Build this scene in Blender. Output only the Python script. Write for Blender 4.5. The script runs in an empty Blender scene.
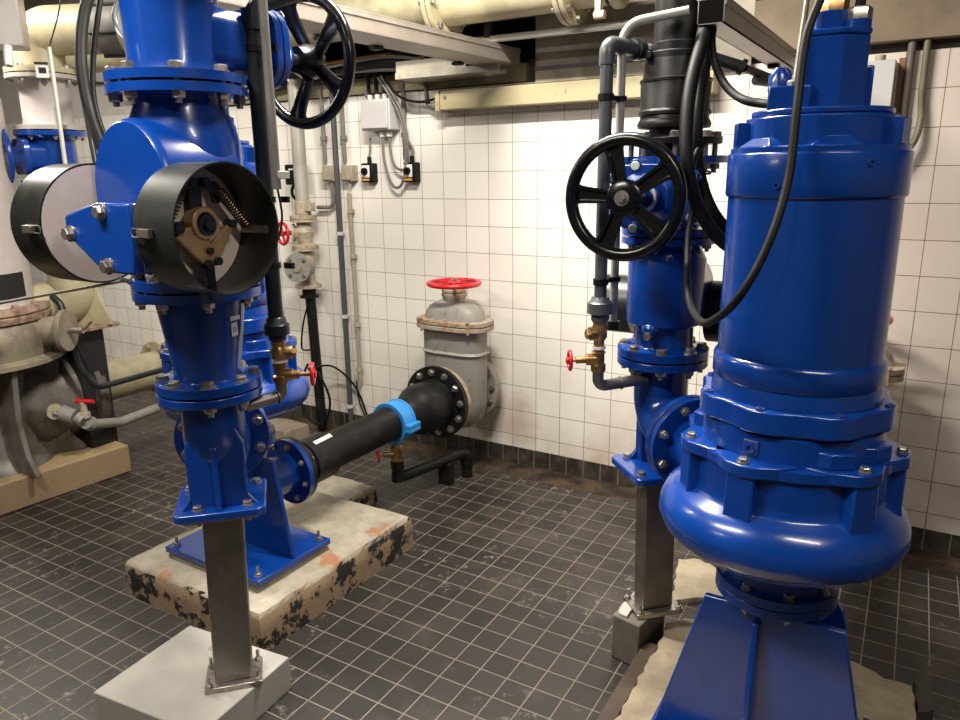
import bpy, bmesh, math, random
from mathutils import Vector, Matrix, Quaternion

random.seed(7)
PI = math.pi
scene = bpy.context.scene
COL = scene.collection

# ------------------------------------------------------------------ materials
def new_mat(name):
    m = bpy.data.materials.new(name)
    m.use_nodes = True
    nt = m.node_tree
    return m, nt, nt.nodes['Principled BSDF']

def N(nt, kind, **kw):
    n = nt.nodes.new(kind)
    for k, v in kw.items():
        if k in n.inputs:
            n.inputs[k].default_value = v
        else:
            setattr(n, k, v)
    return n

def mth(nt, op, a, b=None, c=None):
    n = nt.nodes.new('ShaderNodeMath'); n.operation = op
    for i, v in enumerate((a, b, c)):
        if v is None: continue
        if isinstance(v, (int, float)): n.inputs[i].default_value = v
        else: nt.links.new(v, n.inputs[i])
    return n.outputs[0]

def mixc(nt, fac, a, b):
    n = nt.nodes.new('ShaderNodeMix'); n.data_type = 'RGBA'
    for sock, v in ((n.inputs[0], fac), (n.inputs[6], a), (n.inputs[7], b)):
        if isinstance(v, (int, float)): sock.default_value = v
        elif isinstance(v, tuple): sock.default_value = (*v, 1) if len(v) == 3 else v
        else: nt.links.new(v, sock)
    return n.outputs[2]

def ramp(nt, fac, stops):
    n = nt.nodes.new('ShaderNodeValToRGB')
    els = n.color_ramp.elements
    while len(els) < len(stops): els.new(0.5)
    for e, (p, c) in zip(els, stops):
        e.position = p
        e.color = (*c, 1) if isinstance(c, tuple) else (c, c, c, 1)
    nt.links.new(fac, n.inputs[0])
    return n.outputs[0]

def noise(nt, scale, detail=4, rough=0.6, coord=None, vec=None):
    n = nt.nodes.new('ShaderNodeTexNoise')
    n.inputs['Scale'].default_value = scale
    n.inputs['Detail'].default_value = detail
    n.inputs['Roughness'].default_value = rough
    if vec is None:
        g = nt.nodes.new('ShaderNodeNewGeometry')
        vec = g.outputs['Position']
    nt.links.new(vec, n.inputs['Vector'])
    return n.outputs[0]

def bump(nt, bsdf, h, strength=0.3, dist=0.002):
    b = nt.nodes.new('ShaderNodeBump')
    b.inputs['Strength'].default_value = strength
    b.inputs['Distance'].default_value = dist
    nt.links.new(h, b.inputs['Height'])
    nt.links.new(b.outputs[0], bsdf.inputs['Normal'])

def simple(name, col, rough=0.5, metal=0.0, var=0.12, scale=18, col2=None, coat=0.0, bmp=0.0, bscale=60, lo=0.42, hi=0.62, spec=0.5):
    """base colour with a noise driven second tone, a slightly uneven gloss and an optional fine bump"""
    m, nt, b = new_mat(name)
    if col2 is None: col2 = tuple(max(0, c * (1 - var)) for c in col)
    f = ramp(nt, noise(nt, scale), [(lo, 0.0), (hi, 1.0)])
    nt.links.new(mixc(nt, f, col, col2), b.inputs['Base Color'])
    r = mth(nt, 'MULTIPLY_ADD', noise(nt, scale * 0.6), 0.16, rough - 0.08)
    nt.links.new(r, b.inputs['Roughness'])
    b.inputs['Metallic'].default_value = metal
    b.inputs['Specular IOR Level'].default_value = spec
    if coat:
        b.inputs['Coat Weight'].default_value = coat
        b.inputs['Coat Roughness'].default_value = 0.08
    if bmp: bump(nt, b, noise(nt, bscale, 3), bmp, 0.002)
    return m

BLUE = simple('blue gloss paint', (0.002, 0.040, 0.250), 0.24, 0, 0.12, 9, coat=0.3, bmp=0.045, bscale=24)
BLUE2 = simple('blue smooth housing paint', (0.002, 0.034, 0.205), 0.22, 0, 0.1, 7, coat=0.2, bmp=0.05, bscale=20)
BLUEF = simple('blue faded paint', (0.02, 0.05, 0.22), 0.4, 0, 0.3, 10)
BLACKW = simple('black handwheel lacquer', (0.004, 0.004, 0.0045), 0.24, 0, 0.1, 20, spec=0.4)
BLACKR = simple('black rubber', (0.006, 0.006, 0.0065), 0.55, 0, 0.2, 30, spec=0.22)
BLACKP = simple('black polyethylene', (0.008, 0.008, 0.0085), 0.42, 0, 0.2, 14, col2=(0.028, 0.027, 0.026), lo=0.55, hi=0.8, bmp=0.05, spec=0.28)
DRUM = simple('black guard drum', (0.012, 0.013, 0.012), 0.36, 0, 0.2, 12, col2=(0.03, 0.035, 0.028), lo=0.5, hi=0.8)
DISC = simple('pale guard disc', (0.80, 0.68, 0.59), 0.5, 0, 0.1, 12)
GUN = simple('dark bracket steel', (0.05, 0.052, 0.055), 0.4, 0.8, 0.2, 22)
SPRING = simple('brown spring steel', (0.20, 0.12, 0.09), 0.35, 0.9, 0.3, 40)
ZBRASS = simple('yellow passivated lever', (0.58, 0.36, 0.15), 0.35, 0.5, 0.25, 30)
BRASS = simple('brass fitting', (0.45, 0.27, 0.11), 0.36, 0.85, 0.4, 26)
STEEL = simple('stainless bolt steel', (0.42, 0.385, 0.35), 0.33, 0.85, 0.25, 40)
INOX = simple('brushed stainless post', (0.26, 0.235, 0.21), 0.42, 0.85, 0.3, 6, bmp=0.03)
GALV = simple('galvanised channel', (0.33, 0.29, 0.25), 0.42, 0.4, 0.14, 5)
GREYPVC = simple('grey pvc', (0.075, 0.08, 0.088), 0.33, 0, 0.12, 12)
DARKPVC = simple('dark grey pvc', (0.016, 0.019, 0.023), 0.36, 0, 0.12, 12, spec=0.35)
LIGHTPIPE = simple('light grey steel tube', (0.44, 0.42, 0.37), 0.42, 0.2, 0.15, 9)
CONDUIT = simple('grey conduit', (0.165, 0.155, 0.14), 0.5, 0, 0.15, 10)
CREAM = simple('aged cream paint', (0.43, 0.385, 0.245), 0.42, 0, 0.25, 6, bmp=0.06)
CREAMD = simple('soiled cream paint', (0.42, 0.36, 0.22), 0.55, 0, 0.3, 8, col2=(0.22, 0.17, 0.11), bmp=0.15)
VGREY = simple('grey valve paint with rust', (0.26, 0.25, 0.22), 0.48, 0, 0.2, 17, col2=(0.17, 0.14, 0.10), lo=0.55, hi=0.75, bmp=0.15)
VRUST = simple('rust stained valve paint', (0.36, 0.31, 0.24), 0.55, 0, 0.2, 30, col2=(0.30, 0.16, 0.07), lo=0.48, hi=0.62, bmp=0.3)
VTAN = simple('tan valve paint', (0.42, 0.36, 0.27), 0.5, 0, 0.2, 26, col2=(0.24, 0.17, 0.10), lo=0.5, hi=0.7, bmp=0.2)
OLDPUMP = simple('worn brown pump casting', (0.26, 0.225, 0.165), 0.5, 0, 0.2, 7, col2=(0.14, 0.11, 0.085), bmp=0.25)
OLDGREY = simple('worn grey iron casting', (0.155, 0.145, 0.13), 0.45, 0.1, 0.2, 6, col2=(0.085, 0.065, 0.05), bmp=0.25)
OLDFL = simple('rusty flange face', (0.33, 0.24, 0.18), 0.6, 0, 0.3, 24, col2=(0.16, 0.09, 0.06), bmp=0.3)
LILAC = simple('pale grey enamel', (0.42, 0.38, 0.36), 0.4, 0, 0.1, 5)
SPOOL = simple('light grey spool paint', (0.40, 0.36, 0.34), 0.45, 0, 0.12, 8)
RED = simple('red handwheel enamel', (0.60, 0.012, 0.02), 0.32, 0, 0.2, 30, coat=0.3)
SKYB = simple('bright blue clamp plastic', (0.03, 0.26, 0.66), 0.36, 0, 0.12, 10)
WHITEBOX = simple('light grey switch box plastic', (0.56, 0.55, 0.54), 0.4, 0, 0.06, 8)
TANBOX = simple('beige junction box plastic', (0.36, 0.31, 0.23), 0.5, 0, 0.2, 20)
WHITE = simple('white label', (0.78, 0.76, 0.74), 0.5, 0, 0.05, 20)
INK = simple('black ink', (0.01, 0.01, 0.012), 0.5, 0, 0.05, 20)
ORANGE = simple('orange cable', (0.70, 0.32, 0.05), 0.5, 0, 0.1, 20)
CAPW = simple('pale bolt cap', (0.55, 0.60, 0.52), 0.5, 0, 0.1, 20)
SHEET = simple('stained metal sheet', (0.30, 0.27, 0.215), 0.45, 0.1, 0.25, 4, col2=(0.17, 0.145, 0.11))
DARKV = simple('painted shade black', (0.006, 0.0055, 0.005), 0.9, 0, 0.2, 20, spec=0.05)
OPENSHADE = simple('painted opening black', (0.006, 0.006, 0.006), 0.8, 0, 0.2, 20)

# trunking: cream with brown rust runs
def trunk_mat():
    m, nt, b = new_mat('cream trunking with rust marks')
    g = nt.nodes.new('ShaderNodeNewGeometry')
    mp = nt.nodes.new('ShaderNodeMapping'); mp.inputs['Scale'].default_value = (1, 1, 0.45)
    nt.links.new(g.outputs['Position'], mp.inputs['Vector'])
    n1 = noise(nt, 55, 6, 0.75, vec=mp.outputs[0])
    n2 = noise(nt, 3.2, 2, 0.5)
    spots = mth(nt, 'MULTIPLY', ramp(nt, n1, [(0.60, 0.0), (0.66, 1.0)]), ramp(nt, n2, [(0.5, 0.0), (0.6, 1.0)]))
    c = mixc(nt, spots, (0.40, 0.345, 0.205), (0.12, 0.055, 0.025))
    nt.links.new(c, b.inputs['Base Color']); b.inputs['Roughness'].default_value = 0.45
    return m
TRUNK = trunk_mat()

def tile_wall():
    m, nt, b = new_mat('white glazed wall tiles')
    g = nt.nodes.new('ShaderNodeNewGeometry')
    s = nt.nodes.new('ShaderNodeSeparateXYZ'); nt.links.new(g.outputs['Position'], s.inputs[0])
    ax = nt.nodes.new('ShaderNodeSeparateXYZ'); nt.links.new(g.outputs['Normal'], ax.inputs[0])
    side = mth(nt, 'GREATER_THAN', mth(nt, 'ABSOLUTE', ax.outputs[0]), 0.5)
    u0 = mth(nt, 'ADD', mth(nt, 'MULTIPLY', s.outputs[0], mth(nt, 'SUBTRACT', 1.0, side)), mth(nt, 'MULTIPLY', s.outputs[1], side))
    u = mth(nt, 'DIVIDE', mth(nt, 'ADD', u0, 30.0), 0.15)
    v = mth(nt, 'DIVIDE', mth(nt, 'ADD', s.outputs[2], -1.8177 + 30.0), 0.15)
    def dist(t): return mth(nt, 'MULTIPLY', mth(nt, 'SUBTRACT', 0.5, mth(nt, 'ABSOLUTE', mth(nt, 'SUBTRACT', mth(nt, 'FRACT', t), 0.5))), 0.15)
    du, dv = dist(u), dist(v)
    # the vertical joints are thin, the horizontal ones too
    gm = mth(nt, 'MINIMUM', du, dv)
    line = ramp(nt, mth(nt, 'MULTIPLY', gm, 100.0), [(0.11, 1.0), (0.20, 0.0)])
    cell = nt.nodes.new('ShaderNodeCombineXYZ')
    nt.links.new(mth(nt, 'FLOOR', u), cell.inputs[0]); nt.links.new(mth(nt, 'FLOOR', v), cell.inputs[1])
    w = nt.nodes.new('ShaderNodeTexWhiteNoise'); w.noise_dimensions = '3D'; nt.links.new(cell.outputs[0], w.inputs['Vector'])
    tile = mixc(nt, w.outputs[0], (0.86, 0.825, 0.76), (0.81, 0.77, 0.695))
    # soot and limescale, densest near the floor
    low = ramp(nt, s.outputs[2], [(0.05, 1.0), (0.75, 0.0)])
    n1 = ramp(nt, noise(nt, 2.3, 5, 0.6), [(0.45, 0.0), (0.75, 1.0)])
    tile = mixc(nt, mth(nt, 'MULTIPLY', mth(nt, 'MULTIPLY', low, n1), 0.75), tile, (0.45, 0.33, 0.22))
    # rust run under the wall valve
    px = mth(nt, 'SUBTRACT', s.outputs[0], 0.19); pz = mth(nt, 'SUBTRACT', s.outputs[2], 0.25)
    rr = mth(nt, 'ADD', mth(nt, 'MULTIPLY', mth(nt, 'MULTIPLY', px, px), 18.0), mth(nt, 'MULTIPLY', mth(nt, 'MULTIPLY', pz, pz), 9.0))
    st = ramp(nt, mth(nt, 'MULTIPLY_ADD', noise(nt, 9, 5, 0.7), 0.9, rr), [(0.35, 1.0), (0.85, 0.0)])
    tile = mixc(nt, mth(nt, 'MULTIPLY', st, 0.6), tile, (0.40, 0.24, 0.15))
    # right end: some stains, mostly its dim pinkish light put into the colour
    rg = ramp(nt, mth(nt, 'MULTIPLY_ADD', noise(nt, 1.3, 3), 0.5, mth(nt, 'MULTIPLY', s.outputs[0], 0.3)), [(0.45, 0.0), (0.9, 1.0)])
    tile = mixc(nt, mth(nt, 'MULTIPLY', rg, 0.42), tile, (0.52, 0.38, 0.30))
    spk = ramp(nt, noise(nt, 38, 2, 0.5), [(0.765, 0.0), (0.785, 1.0)])
    tile = mixc(nt, spk, tile, (0.18, 0.10, 0.06))
    gc = mixc(nt, mth(nt, 'ADD', mth(nt, 'MULTIPLY', low, 0.6), mth(nt, 'MULTIPLY', rg, 0.6)), (0.25, 0.19, 0.15), (0.12, 0.06, 0.035))
    col = mixc(nt, line, tile, gc)
    nt.links.new(col, b.inputs['Base Color'])
    nt.links.new(mth(nt, 'MULTIPLY_ADD', line, 0.5, 0.24), b.inputs['Roughness'])
    h = mth(nt, 'MULTIPLY_ADD', noise(nt, 5, 2), 0.5, mth(nt, 'MULTIPLY', mth(nt, 'SUBTRACT', 1.0, line), 0.7))
    bump(nt, b, h, 0.25, 0.002)
    return m
TILEW = tile_wall()

def kick_mat():
    m, nt, b = new_mat('dark skirting tiles')
    g = nt.nodes.new('ShaderNodeNewGeometry')
    s = nt.nodes.new('ShaderNodeSeparateXYZ'); nt.links.new(g.outputs['Position'], s.inputs[0])
    u = mth(nt, 'DIVIDE', mth(nt, 'ADD', s.outputs[0], 30.02), 0.1031)
    d = mth(nt, 'SUBTRACT', 0.5, mth(nt, 'ABSOLUTE', mth(nt, 'SUBTRACT', mth(nt, 'FRACT', u), 0.5)))
    line = ramp(nt, d, [(0.015, 1.0), (0.03, 0.0)])
    t = mixc(nt, ramp(nt, noise(nt, 14, 5), [(0.4, 0.0), (0.7, 1.0)]), (0.028, 0.024, 0.02), (0.085, 0.07, 0.055))
    nt.links.new(mixc(nt, line, t, (0.22, 0.17, 0.12)), b.inputs['Base Color'])
    b.inputs['Roughness'].default_value = 0.4
    return m
KICK = kick_mat()

def floor_mat():
    m, nt, b = new_mat('dark quarry floor tiles')
    g = nt.nodes.new('ShaderNodeNewGeometry')
    s = nt.nodes.new('ShaderNodeSeparateXYZ'); nt.links.new(g.outputs['Position'], s.inputs[0])
    c, sn = math.cos(0.0161), math.sin(0.0161)
    P = 0.1031
    a = mth(nt, 'ADD', mth(nt, 'MULTIPLY', s.outputs[0], c), mth(nt, 'MULTIPLY', s.outputs[1], sn))
    bb = mth(nt, 'SUBTRACT', mth(nt, 'MULTIPLY', s.outputs[1], c), mth(nt, 'MULTIPLY', s.outputs[0], sn))
    u = mth(nt, 'DIVIDE', mth(nt, 'ADD', a, -0.4189 + P * 300), P)
    v = mth(nt, 'DIVIDE', mth(nt, 'ADD', bb, 1.4262 + P * 300), P)
    def dist(t): return mth(nt, 'MULTIPLY', mth(nt, 'SUBTRACT', 0.5, mth(nt, 'ABSOLUTE', mth(nt, 'SUBTRACT', mth(nt, 'FRACT', t), 0.5))), P)
    gm = mth(nt, 'MINIMUM', dist(u), dist(v))
    line = ramp(nt, mth(nt, 'MULTIPLY', gm, 100.0), [(0.13, 1.0), (0.24, 0.0)])
    cell = nt.nodes.new('ShaderNodeCombineXYZ')
    nt.links.new(mth(nt, 'FLOOR', u), cell.inputs[0]); nt.links.new(mth(nt, 'FLOOR', v), cell.inputs[1])
    w = nt.nodes.new('ShaderNodeTexWhiteNoise'); w.noise_dimensions = '3D'; nt.links.new(cell.outputs[0], w.inputs['Vector'])
    t = mixc(nt, w.outputs[0], (0.014, 0.0125, 0.0115), (0.028, 0.0235, 0.0205))
    # worn, dusty tiles towards the wall and lime smears
    dust = ramp(nt, mth(nt, 'ADD', noise(nt, 3.2, 6, 0.65), mth(nt, 'MULTIPLY', s.outputs[1], 0.07)), [(0.42, 0.0), (0.72, 1.0)])
    t = mixc(nt, mth(nt, 'MULTIPLY', dust, 0.55), t, (0.095, 0.075, 0.058))
    sm = ramp(nt, noise(nt, 16, 8, 0.8), [(0.56, 0.0), (0.66, 1.0)])
    sm2 = ramp(nt, noise(nt, 2.1, 2, 0.5), [(0.50, 0.0), (0.60, 1.0)])
    t = mixc(nt, mth(nt, 'MULTIPLY', mth(nt, 'MULTIPLY', sm, sm2), 0.5), t, (0.42, 0.39, 0.35))
    gr = mixc(nt, noise(nt, 7, 3), (0.15, 0.12, 0.095), (0.24, 0.195, 0.155))
    nt.links.new(mixc(nt, line, t, gr), b.inputs['Base Color'])
    rgh = mth(nt, 'ADD', mth(nt, 'MULTIPLY_ADD', line, 0.35, 0.36), mth(nt, 'MULTIPLY', noise(nt, 8, 4), 0.2))
    nt.links.new(rgh, b.inputs['Roughness'])
    h = mth(nt, 'MULTIPLY_ADD', noise(nt, 40, 3), 0.3, mth(nt, 'MULTIPLY', mth(nt, 'SUBTRACT', 1.0, line), 0.5))
    bump(nt, b, h, 0.3, 0.002)
    return m
FLOOR = floor_mat()

def old_concrete(name, top=(0.40, 0.36, 0.28), dark=(0.012, 0.011, 0.010), side=(0.22, 0.155, 0.095), amount=0.46):
    """worn plinth: pale cement top, black coating peeling off the sides"""
    m, nt, b = new_mat(name)
    g = nt.nodes.new('ShaderNodeNewGeometry')
    ns = nt.nodes.new('ShaderNodeSeparateXYZ'); nt.links.new(g.outputs['True Normal'], ns.inputs[0])
    up = ramp(nt, ns.outputs[2], [(0.5, 0.0), (0.6, 1.0)])
    peel = ramp(nt, noise(nt, 9, 8, 0.7), [(amount, 0.0), (amount + 0.03, 1.0)])
    sc = mixc(nt, noise(nt, 22, 5), side, tuple(x * 1.5 for x in side))
    sd = mixc(nt, peel, dark, sc)
    tp = mixc(nt, ramp(nt, noise(nt, 6, 7, 0.7), [(0.38, 0.0), (0.65, 1.0)]), top, tuple(x * 0.62 for x in top))
    rst = ramp(nt, noise(nt, 4.2, 4, 0.6), [(0.60, 0.0), (0.66, 1.0)])
    tp = mixc(nt, rst, tp, (0.33, 0.16, 0.08))
    nt.links.new(mixc(nt, up, sd, tp), b.inputs['Base Color'])
    b.inputs['Roughness'].default_value = 0.85
    bump(nt, b, noise(nt, 30, 8, 0.75), 0.6, 0.006)
    return m
CONC_OLD = old_concrete('peeling plinth concrete')
CONC_R = old_concrete('broken plinth concrete', (0.40, 0.33, 0.23), (0.03, 0.025, 0.02), (0.16, 0.12, 0.08), 0.42)
CONC_L = old_concrete('ochre plinth concrete', (0.42, 0.31, 0.15), (0.14, 0.09, 0.05), (0.22, 0.15, 0.09), 0.30)
CONC_NEW = simple('fresh grey concrete', (0.36, 0.345, 0.31), 0.8, 0, 0.12, 4, bmp=0.15, bscale=70)
GROUT = simple('cement grout', (0.28, 0.25, 0.18), 0.9, 0, 0.3, 20, bmp=0.4)
BAND = simple('beige concrete beam', (0.23, 0.18, 0.12), 0.8, 0, 0.3, 3, bmp=0.2)
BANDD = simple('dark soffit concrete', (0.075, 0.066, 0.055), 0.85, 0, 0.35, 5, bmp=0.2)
GUTTER = simple('brown gutter concrete', (0.075, 0.048, 0.028), 0.55, 0, 0.4, 7, col2=(0.02, 0.014, 0.010), bmp=0.3)
CEIL = simple('painted ceiling', (0.20, 0.185, 0.165), 0.9, 0, 0.2, 2)
PLAINW = simple('plain plaster wall', (0.22, 0.20, 0.18), 0.85, 0, 0.15, 2)

# ------------------------------------------------------------------ mesh building
def zframe(o, z, x=None):
    z = Vector(z).normalized()
    if x is None:
        x = Vector((1, 0, 0)) if abs(z.x) < 0.9 else Vector((0, 1, 0))
    x = Vector(x); x = (x - z * x.dot(z)).normalized()
    y = z.cross(x)
    M = Matrix((x, y, z)).transposed().to_4x4()
    M.translation = Vector(o)
    return M

class MB:
    def __init__(self, T=None):
        self.bm = bmesh.new(); self.T = T or Matrix()
    def v(self, p): return self.bm.verts.new(self.T @ Vector(p))
    def grid(self, rows, closed_u=True, closed_v=False, cap0=False, cap1=False):
        vs = [[self.v(p) for p in r] for r in rows]
        n = len(vs[0]); m = len(vs)
        for i in range(m if closed_v else m - 1):
            a, b = vs[i], vs[(i + 1) % m]
            for j in range(n if closed_u else n - 1):
                k = (j + 1) % n
                self.bm.faces.new((a[j], a[k], b[k], b[j]))
        if cap0: self.bm.faces.new(list(reversed(vs[0])))
        if cap1: self.bm.faces.new(vs[-1])
        return self
    def lathe(self, prof, o=(0, 0, 0), z=(0, 0, 1), n=48, rf=None):
        M = zframe(o, z)
        rows = []
        for r, h in prof:
            r = max(r, 1e-5)
            rows.append([M @ Vector(((r if rf is None else rf(2 * PI * i / n, r)) * math.cos(2 * PI * i / n),
                                     (r if rf is None else rf(2 * PI * i / n, r)) * math.sin(2 * PI * i / n), h)) for i in range(n)])
        return self.grid(rows, cap0=True, cap1=True)
    def cyl(self, p0, p1, r0, r1=None, n=32):
        p0, p1 = Vector(p0), Vector(p1)
        if r1 is None: r1 = r0
        L = (p1 - p0).length
        return self.lathe([(r0, 0), (r1, L)], p0, p1 - p0, n)
    def ring(self, p0, p1, ro, ri, n=40):
        p0, p1 = Vector(p0), Vector(p1); L = (p1 - p0).length
        M = zframe(p0, p1 - p0)
        rows = [[M @ Vector((r * math.cos(2 * PI * i / n), r * math.sin(2 * PI * i / n), h)) for i in range(n)]
                for r, h in ((ri, 0), (ro, 0), (ro, L), (ri, L))]
        return self.grid(rows, closed_v=True)
    def box(self, lo, hi):
        (a, b, c), (d, e, f) = lo, hi
        return self.grid([[(a, b, c), (a, e, c), (d, e, c), (d, b, c)], [(a, b, f), (a, e, f), (d, e, f), (d, b, f)]], cap0=True, cap1=True)
    def bc(self, c, s):
        return self.box([c[i] - s[i] / 2 for i in range(3)], [c[i] + s[i] / 2 for i in range(3)])
    def prism(self, poly, M, h0, h1, s1=1.0):
        rows = [[M @ Vector((x, y, h0)) for x, y in poly], [M @ Vector((x * s1, y * s1, h1)) for x, y in poly]]
        return self.grid(rows, cap0=True, cap1=True)
    def frames(self, pts, closed=False):
        pts = [Vector(p) for p in pts]; n = len(pts); out = []
        prev = None
        for i in range(n):
            if closed: t = pts[(i + 1) % n] - pts[i - 1]
            else: t = pts[min(i + 1, n - 1)] - pts[max(i - 1, 0)]
            t.normalize()
            if prev is None:
                x = Vector((0, 0, 1)) if abs(t.z) < 0.9 else Vector((1, 0, 0))
            else: x = prev
            x = (x - t * x.dot(t)).normalized(); prev = x
            out.append((pts[i], x, t.cross(x)))
        return out
    def tube(self, pts, r, n=14, closed=False):
        fr = self.frames(pts, closed)
        rs = r if isinstance(r, (list, tuple)) else [r] * len(fr)
        rows = [[p + (x * math.cos(2 * PI * i / n) + y * math.sin(2 * PI * i / n)) * q for i in range(n)] for (p, x, y), q in zip(fr, rs)]
        return self.grid(rows, closed_v=closed, cap0=not closed, cap1=not closed)
    def torus(self, o, z, R, r, n=56, m=14):
        M = zframe(o, z)
        return self.tube([M @ Vector((R * math.cos(2 * PI * i / n), R * math.sin(2 * PI * i / n), 0)) for i in range(n)], r, m, True)
    def hexa(self, o, z, r, h, x=None):
        M = zframe(o, z, x)
        rows = []
        for rr, hh in ((r, 0), (r, h * 0.82), (r * 0.86, h)):
            rows.append([M @ Vector((rr * math.cos(PI * i / 3), rr * math.sin(PI * i / 3), hh)) for i in range(6)])
        return self.grid(rows, cap0=True, cap1=True)
    def ball(self, o, r, n=20, sz=1.0):
        return self.lathe([(r * math.sin(PI * i / 10), -r * sz * math.cos(PI * i / 10)) for i in range(11)], o, (0, 0, 1), n)

def spline(pts, k=8, closed=False):
    P = [Vector(p) for p in pts]; out = []
    n = len(P)
    for i in range(n if closed else n - 1):
        if closed: a, b, c, d = P[i - 1], P[i], P[(i + 1) % n], P[(i + 2) % n]
        else: a, b, c, d = P[max(i - 1, 0)], P[i], P[i + 1], P[min(i + 2, n - 1)]
        for j in range(k):
            t = j / k
            out.append(0.5 * ((2 * b) + (c - a) * t + (2 * a - 5 * b + 4 * c - d) * t * t + (3 * b - a - 3 * c + d) * t ** 3))
    if not closed: out.append(P[-1])
    return out

def fillet(pts, r, k=7):
    """polyline with rounded corners of radius r"""
    P = [Vector(p) for p in pts]; out = [P[0]]
    for i in range(1, len(P) - 1):
        a = (P[i - 1] - P[i]).normalized(); b = (P[i + 1] - P[i]).normalized()
        ang = a.angle(b); d = min(r / math.tan(ang / 2), (P[i - 1] - P[i]).length * 0.49, (P[i + 1] - P[i]).length * 0.49)
        rr = d * math.tan(ang / 2)
        bis = (a + b).normalized(); c = P[i] + bis * (rr / math.sin(ang / 2))
        s, e = P[i] + a * d - c, P[i] + b * d - c
        w = s.angle(e); axis = s.cross(e).normalized()
        for j in range(k + 1):
            out.append(c + Quaternion(axis, w * j / k) @ s)
    out.append(P[-1])
    return out

def obj(name, mb, mat, parent=None, root=None, bev=0.0, ang=38):
    me = bpy.data.meshes.new(name)
    bm = mb.bm
    if root is not None:
        bmesh.ops.translate(bm, verts=bm.verts[:], vec=-Vector(root))
    bmesh.ops.recalc_face_normals(bm, faces=bm.faces[:])
    bm.to_mesh(me); bm.free()
    me.materials.append(mat)
    me.polygons.foreach_set('use_smooth', [True] * len(me.polygons))
    me.set_sharp_from_angle(angle=math.radians(ang))
    o = bpy.data.objects.new(name, me); COL.objects.link(o)
    if parent is not None: o.parent = parent
    if bev:
        b = o.modifiers.new('bevel', 'BEVEL'); b.width = bev; b.segments = 2
        b.limit_method = 'ANGLE'; b.angle_limit = math.radians(42)
        b.harden_normals = False
    return o

def struct(name, mb, mat, bev=0):
    o = obj(name, mb, mat, bev=bev); o['kind'] = 'structure'; return o

class Thing:
    """an Empty at the thing's base that parents its parts; shapes are given in world metres"""
    def __init__(self, name, label, cat, loc, group=None, T=None):
        self.loc = Vector(loc); self.T = T
        e = bpy.data.objects.new(name, None); e.empty_display_size = 0.05
        e.location = self.loc; COL.objects.link(e)
        e['label'] = label; e['category'] = cat
        if group: e['group'] = group
        self.e = e
    def mb(self): return MB(self.T)
    def add(self, name, mb, mat, parent=None, bev=0.0, label=None, ang=38):
        o = obj(name, mb, mat, parent or self.e, self.loc, bev, ang)
        if label: o['label'] = label
        return o
    def inst(self, name, mesh, W, parent=None):
        o = bpy.data.objects.new(name, mesh); COL.objects.link(o); o.parent = parent or self.e
        W = (self.T or Matrix()) @ W
        o.matrix_basis = Matrix.Translation(-self.loc) @ W
        return o

def single(name, mb, mat, label, cat, group=None, bev=0.0, loc=None, ang=38):
    """a thing that is one mesh; its origin sits at its own base"""
    if loc is None:
        xs = [v.co for v in mb.bm.verts]
        lo = Vector([min(p[i] for p in xs) for i in range(3)]); hi = Vector([max(p[i] for p in xs) for i in range(3)])
        loc = Vector(((lo.x + hi.x) / 2, (lo.y + hi.y) / 2, lo.z))
    o = obj(name, mb, mat, None, loc, bev, ang); o.location = loc
    o['label'] = label; o['category'] = cat
    if group: o['group'] = group
    return o

_bolts = {}
def bolt_mesh(s, grip, mat):
    """hex head above, nut and thread end below a grip length; origin at the upper face"""
    key = (s, round(grip, 4), mat.name)
    if key not in _bolts:
        b = MB()
        b.cyl((0, 0, 0), (0, 0, s * 0.22), s * 1.25, n=20)
        b.hexa((0, 0, s * 0.2), (0, 0, 1), s, s * 0.85)
        if grip > 0:
            b.cyl((0, 0, 0), (0, 0, -grip - s * 1.6), s * 0.5, n=12)
            b.hexa((0, 0, -grip), (0, 0, -1), s, s * 0.95)
        me = bpy.data.meshes.new('bolt')
        bmesh.ops.recalc_face_normals(b.bm, faces=b.bm.faces[:])
        b.bm.to_mesh(me); b.bm.free(); me.materials.append(mat)
        _bolts[key] = me
    return _bolts[key]

def bolt_ring(t, c, axis, R, n, grip, s=0.014, phase=0.5, mat=None, name='bolt', x=None, skip=()):
    """grip = distance from the upper flange face down to the lower one"""
    M = zframe(c, axis, x)
    for i in range(n):
        if i in skip: continue
        a = 2 * PI * (i + phase) / n
        W = M @ Matrix.Translation((R * math.cos(a), R * math.sin(a), 0)) @ Matrix.Rotation(0.4 * i, 4, 'Z')
        t.inst(name, bolt_mesh(s, grip, mat or STEEL), W)

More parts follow.
